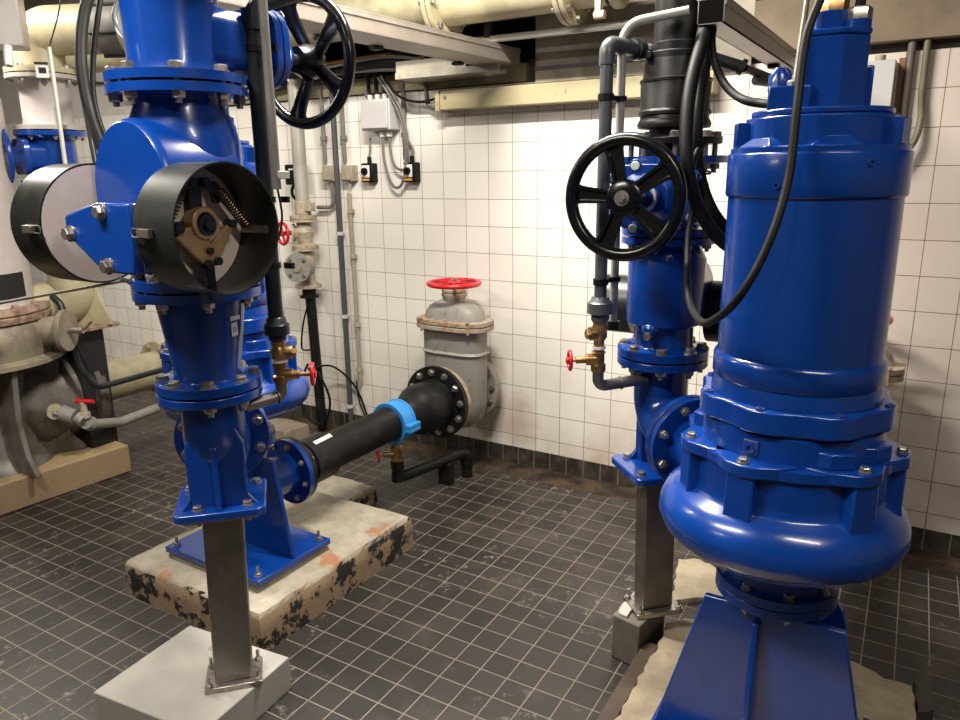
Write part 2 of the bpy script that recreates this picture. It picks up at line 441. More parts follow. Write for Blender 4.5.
def handwheel(t, c, axis, R, r, nsp, mat, hub_r, hub_h, phase=0.0, up=(0, 0, 1), sw=0.036, dish=0.02, nut=True):
    """rim and hub with tapering U spokes; axis points away from the valve"""
    M = zframe(c, axis, up)
    rim = t.mb(); rim.torus(M.translation, M.col[2].xyz, R - r, r, 64, 16)
    o = t.add('handwheel', rim, mat)
    hub = t.mb(); hub.lathe([(hub_r * 0.75, -hub_h * 1.3), (hub_r, -hub_h * 0.5), (hub_r, hub_h * 0.2), (hub_r * 0.85, hub_h * 0.42), (hub_r * 0.4, hub_h * 0.5)], M @ Vector((0, 0, -dish)), M.col[2].xyz, 36)
    t.add('hub', hub, mat, o)
    for i in range(nsp):
        a = phase + 2 * PI * i / nsp
        S = M @ Matrix.Rotation(a, 4, 'Z')
        b = t.mb()
        x0, x1 = hub_r * 0.8, R - r * 1.3
        w0, w1 = sw * 0.42, sw * 0.62
        rows = []
        for k in range(7):
            f = k / 6; x = x0 + (x1 - x0) * f
            w = w0 + (w1 - w0) * f + (sw * 0.9 * max(0, f - 0.8) ** 1.5 * 6 if f > 0.8 else 0)
            z = -dish * (1 - f) ** 1.5
            h = r * 0.75
            prof = [(-w, -h * .2), (-w, h * .6), (-w * .62, h * .6), (-w * .5, -h * .05), (w * .5, -h * .05), (w * .62, h * .6), (w, h * .6), (w, -h * .2), (w * .5, -h * .8), (-w * .5, -h * .8)]
            rows.append([S @ Vector((x, py, z + pz)) for py, pz in prof])
        b.grid(rows, cap0=True, cap1=True)
        t.add('spoke', b, mat, o)
    if nut:
        b = t.mb(); q = M @ Vector((0, 0, -dish + hub_h * 0.5)); b.cyl(q, q + M.col[2].xyz * 0.004, hub_r * 0.42, n=24); b.hexa(q + M.col[2].xyz * 0.004, M.col[2].xyz, hub_r * 0.26, 0.01)
        t.add('hub_nut', b, STEEL, o)
    return o

# ================================================================== the room
def bx(lo, hi):
    b = MB(); b.box(lo, hi); return b
struct('floor', bx((-7, -7.5, -0.12), (5, -0.2, 0)), FLOOR)
struct('trim_1', bx((-7, -0.2, -0.12), (5, 0, -0.012)), GUTTER)
struct('wall_back', bx((-7, 0, -0.12), (5, 0.2, 2.112)), TILEW)
struct('baseboard_back', bx((-7, -0.005, -0.012), (5, 0, 0.092)), KICK)
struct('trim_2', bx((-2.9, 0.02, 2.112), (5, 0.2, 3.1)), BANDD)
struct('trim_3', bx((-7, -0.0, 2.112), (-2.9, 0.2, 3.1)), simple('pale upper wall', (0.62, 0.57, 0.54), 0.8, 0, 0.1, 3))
struct('trim_4', bx((1.36, -0.05, 2.15), (5, 0.02, 2.36)), BAND, 0.004)
struct('trim_5', bx((-2.9, -0.025, 2.118), (0.24, 0.02, 2.205)), simple('pale concrete ledge', (0.34, 0.30, 0.18), 0.7, 0, 0.3, 6))
struct('wall_left', bx((-7.2, -7.5, -0.12), (-7, 0.2, 3.1)), PLAINW)
struct('wall_right', bx((5, -7.5, -0.12), (5.2, 0.2, 3.1)), PLAINW)
struct('wall_front', bx((-7.2, -7.7, -0.12), (5.2, -7.5, 3.1)), PLAINW)
struct('ceiling', bx((-7.2, -7.7, 3.1), (5.2, 0.2, 3.25)), CEIL)

# ================================================================== plinths
def rough_block(x0, x1, y0, y1, h, cut=0.03, skew=(0, 0, 0, 0), seed=1, jag=0.006):
    """a cast block with uneven broken edges: top outline slightly ragged"""
    rnd = random.Random(seed)
    def edge(a, b, n):
        return [(a[0] + (b[0] - a[0]) * i / n, a[1] + (b[1] - a[1]) * i / n) for i in range(n)]
    cs = [(x0, y0), (x1, y0), (x1, y1), (x0, y1)]
    out = []
    for i in range(4):
        a, b = cs[i], cs[(i + 1) % 4]
        L = math.dist(a, b); out += edge(a, b, max(4, int(L / 0.035)))
    cx, cy = (x0 + x1) / 2, (y0 + y1) / 2
    rows = []
    for z, ins, j in ((0, 0.0, 0.2), (h * 0.55, 0.001, 0.5), (h - 0.014, 0.003, 1.0), (h, 0.014, 1.3)):
        rows.append([(cx + (x - cx) * (1 - ins / (x1 - x0) * 2) + rnd.uniform(-jag, jag) * j, cy + (y - cy) * (1 - ins / (y1 - y0) * 2) + rnd.uniform(-jag, jag) * j, z + (rnd.uniform(-jag, jag) * 0.4 if z else 0)) for x, y in out])
    b = MB(); b.grid(rows, cap0=True, cap1=True); return b

single('concrete_plinth', rough_block(-0.53, 0.252, -2.05, -1.14, 0.155, seed=3, jag=0.003), CONC_OLD,
       'old concrete plinth with black coating peeling off its sides, under the left blue pump', 'plinth', ang=50)
# smaller block joined behind it, below the black pipe
single('concrete_block', rough_block(-0.62, -0.20, -1.12, -0.84, 0.09, seed=5, jag=0.005), CONC_OLD,
       'low broken concrete block behind the left plinth, below the black pipe', 'plinth', ang=50)
t = Thing('post_plinth', 'clean light grey concrete plinth on the tiles carrying the left steel post', 'plinth', (0.12, -2.4, 0))
b = MB()
p = [(0.029, -2.17), (0.466, -2.122), (0.50, -2.505), (0.063, -2.553)]
b.grid([[(x, y, 0) for x, y in p], [(x, y, 0.119) for x, y in p]], cap0=True, cap1=True)
t.add('concrete_slab', b, CONC_NEW, bev=0.004)
b = MB(); b.lathe([(0.012, 0), (0.010, 0.002), (0.0, 0.0025)], (0.205, -2.219, 0.119), (0, 0, 1), 10)
t.add('paint_speck', b, SHEET)

# plinth of the right pump: tiled-over, broken open and ragged
def blob(pts, h, seed=0, jag=0.012, n=7):
    rnd = random.Random(seed); out = []
    for i in range(len(pts)):
        a, c = pts[i], pts[(i + 1) % len(pts)]
        k = max(2, int(math.dist(a, c) / 0.03))
        for j in range(k):
            f = j / k; out.append((a[0] + (c[0] - a[0]) * f + rnd.uniform(-jag, jag), a[1] + (c[1] - a[1]) * f + rnd.uniform(-jag, jag)))
    cx = sum(p[0] for p in out) / len(out); cy = sum(p[1] for p in out) / len(out)
    b = MB()
    b.grid([[(cx + (x - cx) * s, cy + (y - cy) * s, z + (rnd.uniform(-.004, .004) if z else 0)) for x, y in out] for s, z in ((1.0, 0), (1.0, h * 0.7), (0.985, h))], cap0=True, cap1=True)
    return b
single('broken_plinth', blob([(1.49, -2.6), (1.485, -1.40), (1.47, -1.27), (1.55, -1.20), (1.62, -1.32), (1.80, -1.36), ((1.997, -1.190, 0.100)[0], (1.997, -1.190, 0.100)[1]), ((2.073, -1.176, 0.100)[0], (2.073, -1.176, 0.100)[1]), ((2.157, -1.219, 0.100)[0], (2.157, -1.219, 0.100)[1]), ((2.239, -1.209, 0.100)[0], (2.239, -1.209, 0.100)[1]), ((2.251, -1.350, 0.100)[0], (2.251, -1.350, 0.100)[1]), (2.25, -2.6)], 0.10, 4, 0.006), CONC_R,
       'broken ochre concrete plinth with ragged edge under the right blue pump', 'plinth', ang=50)
single('steel_channel', (lambda b: (b.box((1.435, -2.6, 0), (1.488, -1.40, 0.085)), b)[1])(MB()), simple('brown painted edging', (0.075, 0.05, 0.035), 0.6, 0, 0.3, 6),
       'brown edging strip along the left side of the broken plinth', 'edging', bev=0.004)
single('floor_patch', blob([(1.414, -1.003, 0.000)[:2], (1.343, -0.680, 0.000)[:2], (1.423, -0.624, 0.000)[:2], (1.504, -0.674, 0.000)[:2], (1.588, -0.870, 0.000)[:2]], 0.018, 9, 0.006), simple('pale mortar', (0.40, 0.34, 0.24), 0.9, 0, 0.2, 9, bmp=0.4),
       'pale mortar patch on the floor behind the right steel post', 'mortar', ang=50)
single('cement_lump', blob([(2.253, -1.336, 0.080)[:2], (2.242, -1.116, 0.080)[:2], (2.283, -1.069, 0.080)[:2], (2.296, -1.296, 0.080)[:2]], 0.085, 11, 0.004), simple('dark grey block', (0.07, 0.06, 0.05), 0.8, 0, 0.3, 9, bmp=0.4),
       'small dark block at the right edge of the broken plinth', 'block', ang=50)
t = Thing('post_footing', 'grey concrete footing with white splash under the right steel post', 'plinth', (1.40, -1.34, 0))
b = MB(); q = [(1.325, -1.43), (1.432, -1.455), (1.462, -1.26), (1.36, -1.20)]
b.grid([[(x, y, 0) for x, y in q], [(x, y, 0.17) for x, y in q]], cap0=True, cap1=True)
t.add('footing_block', b, simple('grey footing concrete', (0.17, 0.155, 0.12), 0.8, 0, 0.25, 8, bmp=0.3), bev=0.006)
b = blob([(1.335, -1.415), (1.375, -1.435), (1.385, -1.30), (1.36, -1.19)], 0.012, 2, 0.006)
bmesh.ops.translate(b.bm, verts=b.bm.verts[:], vec=(0, 0, 0.168))
t.add('mortar_splash', b, simple('white mortar', (0.50, 0.46, 0.40), 0.9, 0, 0.2, 15, bmp=0.5))

# ================================================================== pumps
def pump(P, rot, label, neck, full=True):
    """vertical dry pump. local frame: discharge along -X+... ; P axis on the floor, rot turns the outlet (local +X)"""
    T = Matrix.Translation((P[0], P[1], 0)) @ Matrix.Rotation(rot, 4, 'Z')
    t = Thing('vertical_pump', label, 'pump', (P[0], P[1], 0.664), T=T)
    # volute with the lower casing wall
    b = t.mb()
    prof = [(0.10, 0.664), (0.143, 0.664), (0.143, 0.687), (0.122, 0.690), (0.120, 0.760), (0.165, 0.768), (0.210, 0.777), (0.248, 0.793), (0.272, 0.816), (0.284, 0.845), (0.281, 0.872), (0.268, 0.900),
            (0.248, 0.919), (0.232, 0.930), (0.225, 0.938), (0.223, 0.955), (0.222, 1.020), (0.229, 1.023), (0.229, 1.044), (0.0, 1.044)]
    b.lathe(prof, n=96, rf=lambda a, r: r * (1 + (0.036 * math.cos(a - 1.36) if r > 0.235 else 0)))
    vol = t.add('volute', b, BLUE, ang=50)
    # discharge neck
    b = t.mb()
    b.cyl((0.18, 0, 0.86), (neck - 0.02, 0, 0.87), 0.095, 0.088, n=40)
    b.cyl((neck - 0.024, 0, 0.87), (neck, 0, 0.87), 0.1425, n=56)
    t.add('discharge_neck', b, BLUE, bev=0.002)
    # bolt bosses down the casing wall
    va = math.atan2(-3.6016 - P[1], 2.1196 - P[0]) - rot
    for i, a in enumerate((-66, -22, 40, 84, 130, -112, 176)):
        th = va + math.radians(a)
        S = Matrix.Rotation(th, 4, 'Z')
        b = t.mb()
        rows = []
        for z, x1, w in ((0.890, 0.252, 0.036), (0.93, 0.247, 0.036), (1.022, 0.247, 0.034)):
            rows.append([S @ Vector(p) for p in ((0.19, -w, z), (x1, -w * 0.9, z), (x1, w * 0.9, z), (0.19, w, z))])
        b.grid(rows, cap0=True, cap1=True)
        t.add('bolt_boss', b, BLUE, bev=0.004)
        b = t.mb()
        M = S @ Matrix.Translation((0, 0, 1.02))
        b.prism([(0.17, -0.10), (0.215, -0.075), (0.250, -0.03), (0.254, 0.0), (0.250, 0.03), (0.215, 0.075), (0.17, 0.10)], M, 0.002, 0.030)
        e = t.add('ear', b, BLUE, bev=0.003)
        t.inst('bolt', bolt_mesh(0.011, 0, STEEL), S @ Matrix.Translation((0.234, 0, 1.050)))
    # middle casing and seam
    b = t.mb(); b.lathe([(0.200, 1.044), (0.200, 1.105), (0.194, 1.107), (0.194, 1.113), (0.0, 1.113)], n=72)
    t.add('oil_casing', b, BLUE, ang=50)
    b = t.mb()
    poly = []
    for i in range(8):
        a = va + math.radians(-18 + 45 * i)
        for da, rr in ((-17, 0.202), (-7, 0.215), (7, 0.215), (17, 0.202)):
            poly.append((rr * math.cos(a + math.radians(da)), rr * math.sin(a + math.radians(da))))
    b.prism(poly, Matrix(), 1.113, 1.165)
    cov = t.add('casing_cover', b, BLUE, bev=0.004)
    for i in range(8):
        a = va + math.radians(-18 + 45 * i)
        b = t.mb(); c = (0.203 * math.cos(a), 0.203 * math.sin(a), 1.165)
        b.ring(c, (c[0], c[1], 1.169), 0.010, 0.005, 18)
        t.add('bolt_recess', b, BLUEF, cov)
    # lower seam lugs on the oil casing, with plug in a square boss
    for a in (30, 62, -95, 150):
        S = Matrix.Rotation(va + math.radians(a), 4, 'Z')
        b = t.mb(); b.prism([(0.16, -0.07), (0.215, -0.028), (0.222, 0.022), (0.16, 0.06)], S, 1.05, 1.085)
        t.add('casing_lug', b, BLUE, bev=0.003)
    S = Matrix.Rotation(va + math.radians(-22), 4, 'Z')
    b = t.mb(); b.box((0.19, -0.017, 1.058), (0.2045, 0.017, 1.092)) if False else b.grid([[S @ Vector(p) for p in ((0.19, -0.017, 1.058), (0.2045, -0.017, 1.058), (0.2045, 0.017, 1.058), (0.19, 0.017, 1.058))], [S @ Vector(p) for p in ((0.19, -0.017, 1.092), (0.2045, -0.017, 1.092), (0.2045, 0.017, 1.092), (0.19, 0.017, 1.092))]], cap0=True, cap1=True)
    pl = t.add('drain_plug_boss', b, BLUEF, bev=0.002)
    b = t.mb(); b.ring(S @ Vector((0.2045, 0, 1.075)), S @ Vector((0.209, 0, 1.075)), 0.011, 0.006, 24)
    t.add('plug', b, BLUE, pl)
    # motor
    b = t.mb(); b.lathe([(0.175, 1.165), (0.186, 1.166), (0.184, 1.19), (0.181, 1.200), (0.1855, 1.206), (0.1855, 1.246), (0.182, 1.254), (0.177, 1.258), (0.177, 1.606), (0.0, 1.606)], n=96)
    t.add('motor_housing', b, BLUE2, ang=50)
    b = t.mb(); b.lathe([(0.176, 1.604), (0.181, 1.607), (0.1835, 1.612), (0.1835, 1.694), (0.182, 1.697), (0.178, 1.698), (0.178, 1.708), (0.170, 1.711), (0.0, 1.711)], n=96)
    band = t.add('motor_band', b, BLUE2, ang=50)
    for a, z in ((-22, 1.632), (32, 1.675), (140, 1.64), (-120, 1.66)):
        S = Matrix.Rotation(va + math.radians(a), 4, 'Z')
        b = t.mb(); b.ring(S @ Vector((0.182, 0, z)), S @ Vector((0.1865, 0, z)), 0.0075, 0.0035, 18)
        t.add('screw_plug', b, BLUE2, band)
    # top casing with ribs
    b = t.mb()
    poly = [(0.150 * math.cos(va + math.radians(a)), 0.150 * math.sin(va + math.radians(a))) for a in range(-160, 200, 20)]
    b.prism(poly, Matrix(), 1.710, 1.770)
    b.lathe([(0.132, 1.770), (0.140, 1.772), (0.140, 1.784), (0.0, 1.784)], n=60)
    top = t.add('top_casing', b, BLUE2, bev=0.003)
    for a in (-78, 68, 150, -150):
        S = Matrix.Rotation(va + math.radians(a), 4, 'Z')
        b = t.mb(); b.grid([[S @ Vector(p) for p in ((0.10, -0.026, z), (0.172, -0.026, z), (0.172, 0.026, z), (0.10, 0.026, z))] for z in (1.709, 1.762)], cap0=True, cap1=True)
        t.add('casing_rib', b, BLUE2, bev=0.003)
    for a in (12, -46, 102):
        S = Matrix.Rotation(va + math.radians(a), 4, 'Z')
        b = t.mb(); b.grid([[S @ Vector(p) for p in ((0.11, -0.066, 1.709), (0.171, -0.048, 1.709), (0.171, 0.048, 1.709), (0.11, 0.066, 1.709))], [S @ Vector(p) for p in ((0.11, -0.04, 1.728), (0.152, -0.025, 1.728), (0.152, 0.025, 1.728), (0.11, 0.04, 1.728))]], cap0=True, cap1=True)
        t.add('casing_foot', b, BLUE2, bev=0.002)
    # terminal box and cable entries
    U = Matrix.Rotation(va, 4, 'Z')
    def tb(y0, y1, x0, x1, z0, z1, nm, bev=0.004, par=None):
        b = t.mb(); b.grid([[U @ Vector(p) for p in ((x0, y0, z), (x1, y0, z), (x1, y1, z), (x0, y1, z))] for z in (z0, z1)], cap0=True, cap1=True)
        return t.add(nm, b, BLUE2, par, bev=bev)
    box = t.mb()
    pl = [(0.062, -0.038), (0.068, 0.030), (0.035, 0.078), (-0.06, 0.078), (-0.07, -0.038)]
    box.prism(pl, U, 1.782, 1.925); box.prism([(x * 1.03, y * 1.03) for x, y in pl], U, 1.925, 1.938)
    tbx = t.add('terminal_box', box, BLUE2, bev=0.004)
    tb(-0.105, -0.022, -0.03, 0.078, 1.782, 1.832, 'cable_chamber')
    b = t.mb(); b.lathe([(0.024, 1.828), (0.024, 1.862), (0.014, 1.876), (0, 1.876)], U @ Vector((-0.01, -0.088, 0)), n=8); t.add('lifting_stub', b, BLUE2)
    tb(0.055, 0.092, -0.04, 0.02, 1.782, 1.868, 'side_block')
    b = t.mb(); b.cyl(U @ Vector((0.01, 0.0, 1.936)), U @ Vector((0.01, 0.0, 1.975)), 0.036, n=28); e1 = t.add('cable_entry', b, BLUE2, bev=0.002)
    b = t.mb(); b.cyl(U @ Vector((0.02, 0.052, 1.93)), U @ Vector((0.02, 0.052, 1.955)), 0.026, n=24); e2 = t.add('cable_entry', b, BLUE2, bev=0.002)
    b = t.mb(); b.hexa(U @ Vector((0.01, 0.006, 1.975)), (0, 0, 1), 0.028, 0.026); b.cyl(U @ Vector((0.01, 0.006, 1.998)), U @ Vector((0.01, 0.006, 2.03)), 0.018); t.add('cable_gland', b, BRASS, e1)
    b = t.mb(); b.hexa(U @ Vector((0.02, 0.052, 1.955)), (0, 0, 1), 0.026, 0.024); t.add('cable_gland', b, STEEL, e2)
    b = t.mb()
    c0 = U @ Vector((0.045, -0.055, 0))
    b.hexa((c0.x, c0.y, 1.832), (0, 0, 1), 0.016, 0.012); t.add('eye_nut', b, STEEL)
    bolt_ring(t, (neck - 0.0, 0, 0.87), (-1, 0, 0), 0.12, 8, 0.0, 0.013) if False else None
    return t, T, U, va

PL = (-0.13, -1.75); PR = (1.888, -1.806)
SL = (0.43, -2.29); SR = (1.425, -1.33)
def ang(a, c): return math.atan2(c[1] - a[1], c[0] - a[0])
def dst(a, c): return math.dist(a, c)
pumpR, TR, UR, vaR = pump(PR, ang(PR, SR), 'big glossy blue vertical pump in the right foreground', dst(PR, SR) - 0.222)
pumpL, TL, UL, vaL = pump(PL, ang(PL, SL), 'blue vertical pump half hidden behind the left stack of valves', dst(PL, SL) - 0.222)

def stand(P, label, yo, tw, zt):
    t = Thing('pump_stand', label, 'pump stand', (P[0], P[1], 0.155))
    x, y = P
    b = MB(); b.box((x - 0.27, y - 0.195, 0.18), (x + 0.27, y + 0.195, 0.205)); base = t.add('base_plate', b, BLUE, bev=0.003)
    b = MB(); b.grid([[(x + sx * (0.27 + e), y + sy * (0.195 + e), z) for sx, sy in ((-1, -1), (1, -1), (1, 1), (-1, 1))] for z, e in ((0.1, 0.008), (0.1805, -0.012))], cap0=True, cap1=True)
    t.add('grout_bed', b, GROUT)
    if True:
        b = MB(); b.grid([[(x - 0.262, y + yo + d, 0.205), (x + 0.262, y + yo + d, 0.205), (x + tw + (0.012 if yo else 0), y + yo + d, zt), (x - tw + (0.012 if yo else 0), y + yo + d, zt)] for d in (-0.009, 0.009)], cap0=True, cap1=True)
        t.add('cross_plate', b, BLUE, bev=0.004)
    b = MB(); b.grid([[(x - 0.02 + d, y - 0.17, 0.205), (x - 0.02 + d, y - 0.09, 0.205), (x - 0.02 + d, y - 0.09, 0.60), (x - 0.02 + d, y - 0.118, 0.60)] for d in (-0.008, 0.008)], cap0=True, cap1=True)
    t.add('rib', b, BLUE, bev=0.004)
    # elbow: down from the pump, out towards the wall
    zc = 0.435
    path = fillet([(x, y, 0.65), (x, y, zc), (x + 0.02, y + 0.24, zc)], 0.13, 10)
    b = MB(); b.tube(path, 0.085, 32); b.cyl((x, y, 0.639), (x, y, 0.662), 0.143, n=56)
    b.cyl((x + 0.0195, y + 0.226, zc), (x + 0.0215, y + 0.25, zc), 0.1425, n=56)
    t.add('suction_elbow', b, BLUE, bev=0.002)
    for sx, sy in ((-1, -1), (1, -1), (1, 1), (-1, 1)):
        W = Matrix.Translation((x + sx * 0.235, y + sy * 0.163, 0.205))
        t.inst('anchor_bolt', bolt_mesh(0.013, 0, STEEL), W)
        b = MB(); b.cyl((x + sx * 0.235, y + sy * 0.163, 0.215), (x + sx * 0.235, y + sy * 0.163, 0.243), 0.006, n=12); t.add('threaded_rod', b, STEEL)
    bolt_ring(t, (x, y, 0.687), (0, 0, 1), 0.1225, 8, 0.048, 0.012)
    return t
standL = stand(PL, 'blue welded stand with bolted base plate on the peeling plinth, under the left pump', 0.0, 0.19, 0.60)
standR = stand(PR, 'dark blue trapezoid stand with central rib under the big right pump', -0.092, 0.160, 0.632)

# ================================================================== discharge elbows, steel posts
def duck_elbow(S, P, label, gap, zf, ww):
    """bend from the pump outlet up to the riser, with a foot plate; gap: z of the top flange face"""
    d = Vector((P[0] - S[0], P[1] - S[1], 0)).normalized(); n = Vector((-d.y, d.x, 0))
    B = Matrix((d, n, Vector((0, 0, 1)))).transposed().to_4x4(); B.translation = Vector((S[0], S[1], 0))
    t = Thing('duckfoot_elbow', label, 'elbow', (S[0], S[1], zf - 0.024), T=B)
    zc = 0.87
    b = t.mb(); b.tube([Vector(p) for p in fillet([(0.21, 0, zc), (0, 0, zc), (0, 0, gap - 0.01)], 0.16, 12)], [0.086] * 16 if False else 0.086, 36)
    body = t.add('elbow_body', b, BLUE)
    b = t.mb(); b.cyl((0, 0, gap - 0.024), (0, 0, gap), 0.1425, n=64); t.add('flange', b, BLUE, bev=0.002)
    b = t.mb(); b.cyl((0.194, 0, zc), (0.218, 0, zc), 0.1425, n=64); t.add('flange', b, BLUE, bev=0.002)
    b = t.mb(); b.cyl((0.2175, 0, zc), (0.2225, 0, zc), 0.10, n=48); t.add('gasket', b, BLACKR)
    # foot: broad web across, rib along, plate
    b = t.mb(); b.prism([(-ww, zf - 0.002), (ww, zf - 0.002), (ww + 0.002, 0.93), (ww - 0.02, 0.985), (0.02 - ww, 0.985), (-ww - 0.002, 0.93)], Matrix(((0, 0, 1, 0), (1, 0, 0, 0), (0, 1, 0, 0), (0, 0, 0, 1))), -0.066, -0.02)
    t.add('foot_web', b, BLUE, bev=0.006)
    b = t.mb(); b.prism([(-0.10, zf - 0.002), (0.12, zf - 0.002), (0.12, 0.80), (-0.05, 0.80), (-0.05, 0.965), (-0.084, 0.93), (-0.086, 0.80)], Matrix(((1, 0, 0, 0), (0, 0, -1, 0), (0, 1, 0, 0), (0, 0, 0, 1))), -0.008, 0.008)
    t.add('rib', b, BLUE, bev=0.003)
    for s in (-1, 1):
        b = t.mb(); b.prism([(ww - 0.003, zf - 0.002), (ww + 0.024, zf - 0.002), (ww, zf + 0.03)], Matrix(((0, 0, 1, 0), (s, 0, 0, 0), (0, 1, 0, 0), (0, 0, 0, 1))), -0.066, -0.05)
        t.add('gusset', b, BLUE)
    b = t.mb()
    c = []
    for cx, cy, a0 in ((0.125, 0.125, 0), (-0.105, 0.125, 90), (-0.105, -0.125, 180), (0.125, -0.125, 270)):
        for k in range(5):
            a = math.radians(a0 + k * 22.5); sgx = 1 if cx > 0 else -1; sgy = 1 if cy > 0 else -1
            c.append((cx - sgx * 0.025 + 0.025 * math.cos(a), cy - sgy * 0.025 + 0.025 * math.sin(a)))
    b.prism(c, Matrix(), zf - 0.024, zf)
    t.add('foot_plate', b, BLUE, bev=0.004)
    for x, y in ((-0.07, -0.075), (-0.07, 0.06), (0.085, -0.095), (0.085, 0.095)):
        t.inst('bolt', bolt_mesh(0.0135, 0.026, STEEL), Matrix.Translation((x, y, zf)))
    bolt_ring(t, (0.194, 0, zc), (-1, 0, 0), 0.12, 8, 0.052, 0.014)
    return t, B
elbL, BL = duck_elbow(SL, PL, 'blue cast elbow with foot plate at the bottom of the left valve stack', 1.088, 0.750, 0.078)
elbR, BR = duck_elbow(SR, PR, 'blue cast elbow with foot plate beside the big right pump', 1.088, 0.718, 0.05)

def post(B, foot, zt, label, z0):
    t = Thing('support_post', label, 'steel post', (foot[0], foot[1], z0))
    d = B.col[0].xyz; n = B.col[1].xyz
    top = B.translation + Vector((0, 0, zt)); bot = Vector((foot[0], foot[1], z0 + 0.018))
    def sec(c, a, w): return [c + d * (sx * a) + n * (sy * w) for sx, sy in ((-1, -1), (1, -1), (1, 1), (-1, 1))]
    b = MB(); b.grid([sec(bot, 0.038, 0.056), sec(top, 0.038, 0.056)], cap0=True, cap1=True)
    t.add('box_section', b, INOX, bev=0.006)
    b = MB(); b.grid([sec(bot - Vector((0, 0, 0.018)), 0.062, 0.085), sec(bot, 0.062, 0.085)], cap0=True, cap1=True)
    t.add('base_plate', b, STEEL, bev=0.002)
    for sx in (-1, 1):
        for sy in (-1, 1):
            q = bot + d * (sx * 0.050) + n * (sy * 0.072)
            t.inst('anchor_bolt', bolt_mesh(0.0105, 0, STEEL), Matrix.Translation(q))
            b = MB(); b.cyl(q, q + Vector((0, 0, 0.034)), 0.0055, n=12); t.add('threaded_rod', b, STEEL)
    b = MB(); b.grid([sec(top - Vector((0, 0, 0.012)), 0.085, 0.10), sec(top, 0.085, 0.10)], cap0=True, cap1=True)
    t.add('head_plate', b, INOX, bev=0.002)
postL = post(BL, (0.393, -2.285), 0.725, 'square stainless steel post on the fresh grey plinth in the left foreground', 0.119)
postR = post(BR, (1.433, -1.320), 0.693, 'square stainless steel post beside the big right pump', 0.17)

# ================================================================== left riser: reducer, check valve, gate valve
def gasket(t, S, z0, z1, r): 
    b = t.mb(); b.cyl((S[0], S[1], z0), (S[0], S[1], z1), r, n=48); t.add('gasket', b, BLACKR)

x, y = SL
t = Thing('pipe_reducer', 'blue tapered pipe between the two lower flanges of the left stack', 'pipe', (x, y, 1.094))
b = MB(); b.lathe([(0.1425, 1.094), (0.1425, 1.118), (0.094, 1.124), (0.088, 1.14), (0.118, 1.345), (0.118, 1.351), (0.17, 1.351), (0.17, 1.375), (0, 1.375)], (x, y, 0), n=72)
t.add('reducer_body', b, BLUE, ang=50)
gasket(t, SL, 1.088, 1.094, 0.105)
bolt_ring(t, (x, y, 1.118), (0, 0, 1), 0.12, 8, 0.054, 0.0168, phase=0.1)
b = MB(); p = Vector((0.587, -2.317, 1.284)); d = (Vector((2.12, -3.6, 0)) - Vector((x, y, 0))).normalized()
def sticker(t, c, axisc, w, h, mat, name, off=0.0012, label=None):
    """flat label wrapped on the cone surface in front"""
    nrm = Vector((c[0] - axisc[0], c[1] - axisc[1], 0)).normalized(); tx = Vector((-nrm.y, nrm.x, 0)); up = Vector((0, 0, 1)) - nrm * 0.0
    o = Vector(c) + nrm * off; b = MB()
    M = Matrix((tx, up, nrm)).transposed().to_4x4(); M.translation = o
    b.prism([(-w / 2, -h / 2), (w / 2, -h / 2), (w / 2, h / 2), (-w / 2, h / 2)], M, 0, 0.001)
    return t.add(name, b, mat, label=label), M
import mathutils
def on_cone(px_dir, z, r): return (x + r * px_dir[0], y + r * px_dir[1], z)
vd = Vector((2.1196 - x, -3.6016 - y)).normalized(); rt = Vector((-vd.y, vd.x))
u = (vd * math.cos(math.radians(46)) + rt * math.sin(math.radians(46)))
lab, M = sticker(t, on_cone(u, 1.262, 0.1065), (x, y), 0.024, 0.036, WHITE, 'label', label='white paper label with a hand drawn mark')
b = MB(); b.torus(M @ Vector((0, 0, 0.001)), M.col[2].xyz, 0.006, 0.0008, 20, 6); b.cyl(M @ Vector((0, -0.005, 0.0015)), M @ Vector((0.001, 0.004, 0.0015)), 0.0007, n=6); t.add('ink_mark', b, INK, lab)
sticker(t, on_cone(u, 1.294, 0.1115), (x, y), 0.036, 0.012, WHITE, 'label', label='small white tape')

# check valve with the two lever guards
t = Thing('check_valve', 'blue swing check valve with two black drum guards on the left stack', 'check valve', (x, y, 1.381))
b = MB(); b.lathe([(0.17, 1.381), (0.17, 1.405), (0.112, 1.412), (0.112, 1.44), (0.138, 1.50), (0.142, 1.54), (0.142, 1.745), (0.132, 1.79), (0.112, 1.835), (0.112, 1.858), (0.17, 1.862), (0.17, 1.884), (0, 1.884)], (x, y, 0), n=72)
body = t.add('valve_body', b, BLUE, ang=50)
# nose chamber: oval barrel reaching towards the aisle with a flat face
b = MB()
rows = []
for dy, s in ((0.05, 1.0), (-0.155, 1.0), (-0.170, 0.975), (-0.176, 0.94)):
    rows.append([(x + 0.01 + 0.150 * s * math.cos(2 * PI * i / 64), y + dy, 1.625 + 0.178 * s * math.sin(2 * PI * i / 64) * (1.0 if math.sin(2 * PI * i / 64) > 0 else 1.12)) for i in range(64)])
b.grid(rows, cap0=True, cap1=True)
t.add('chamber', b, BLUE, ang=30)
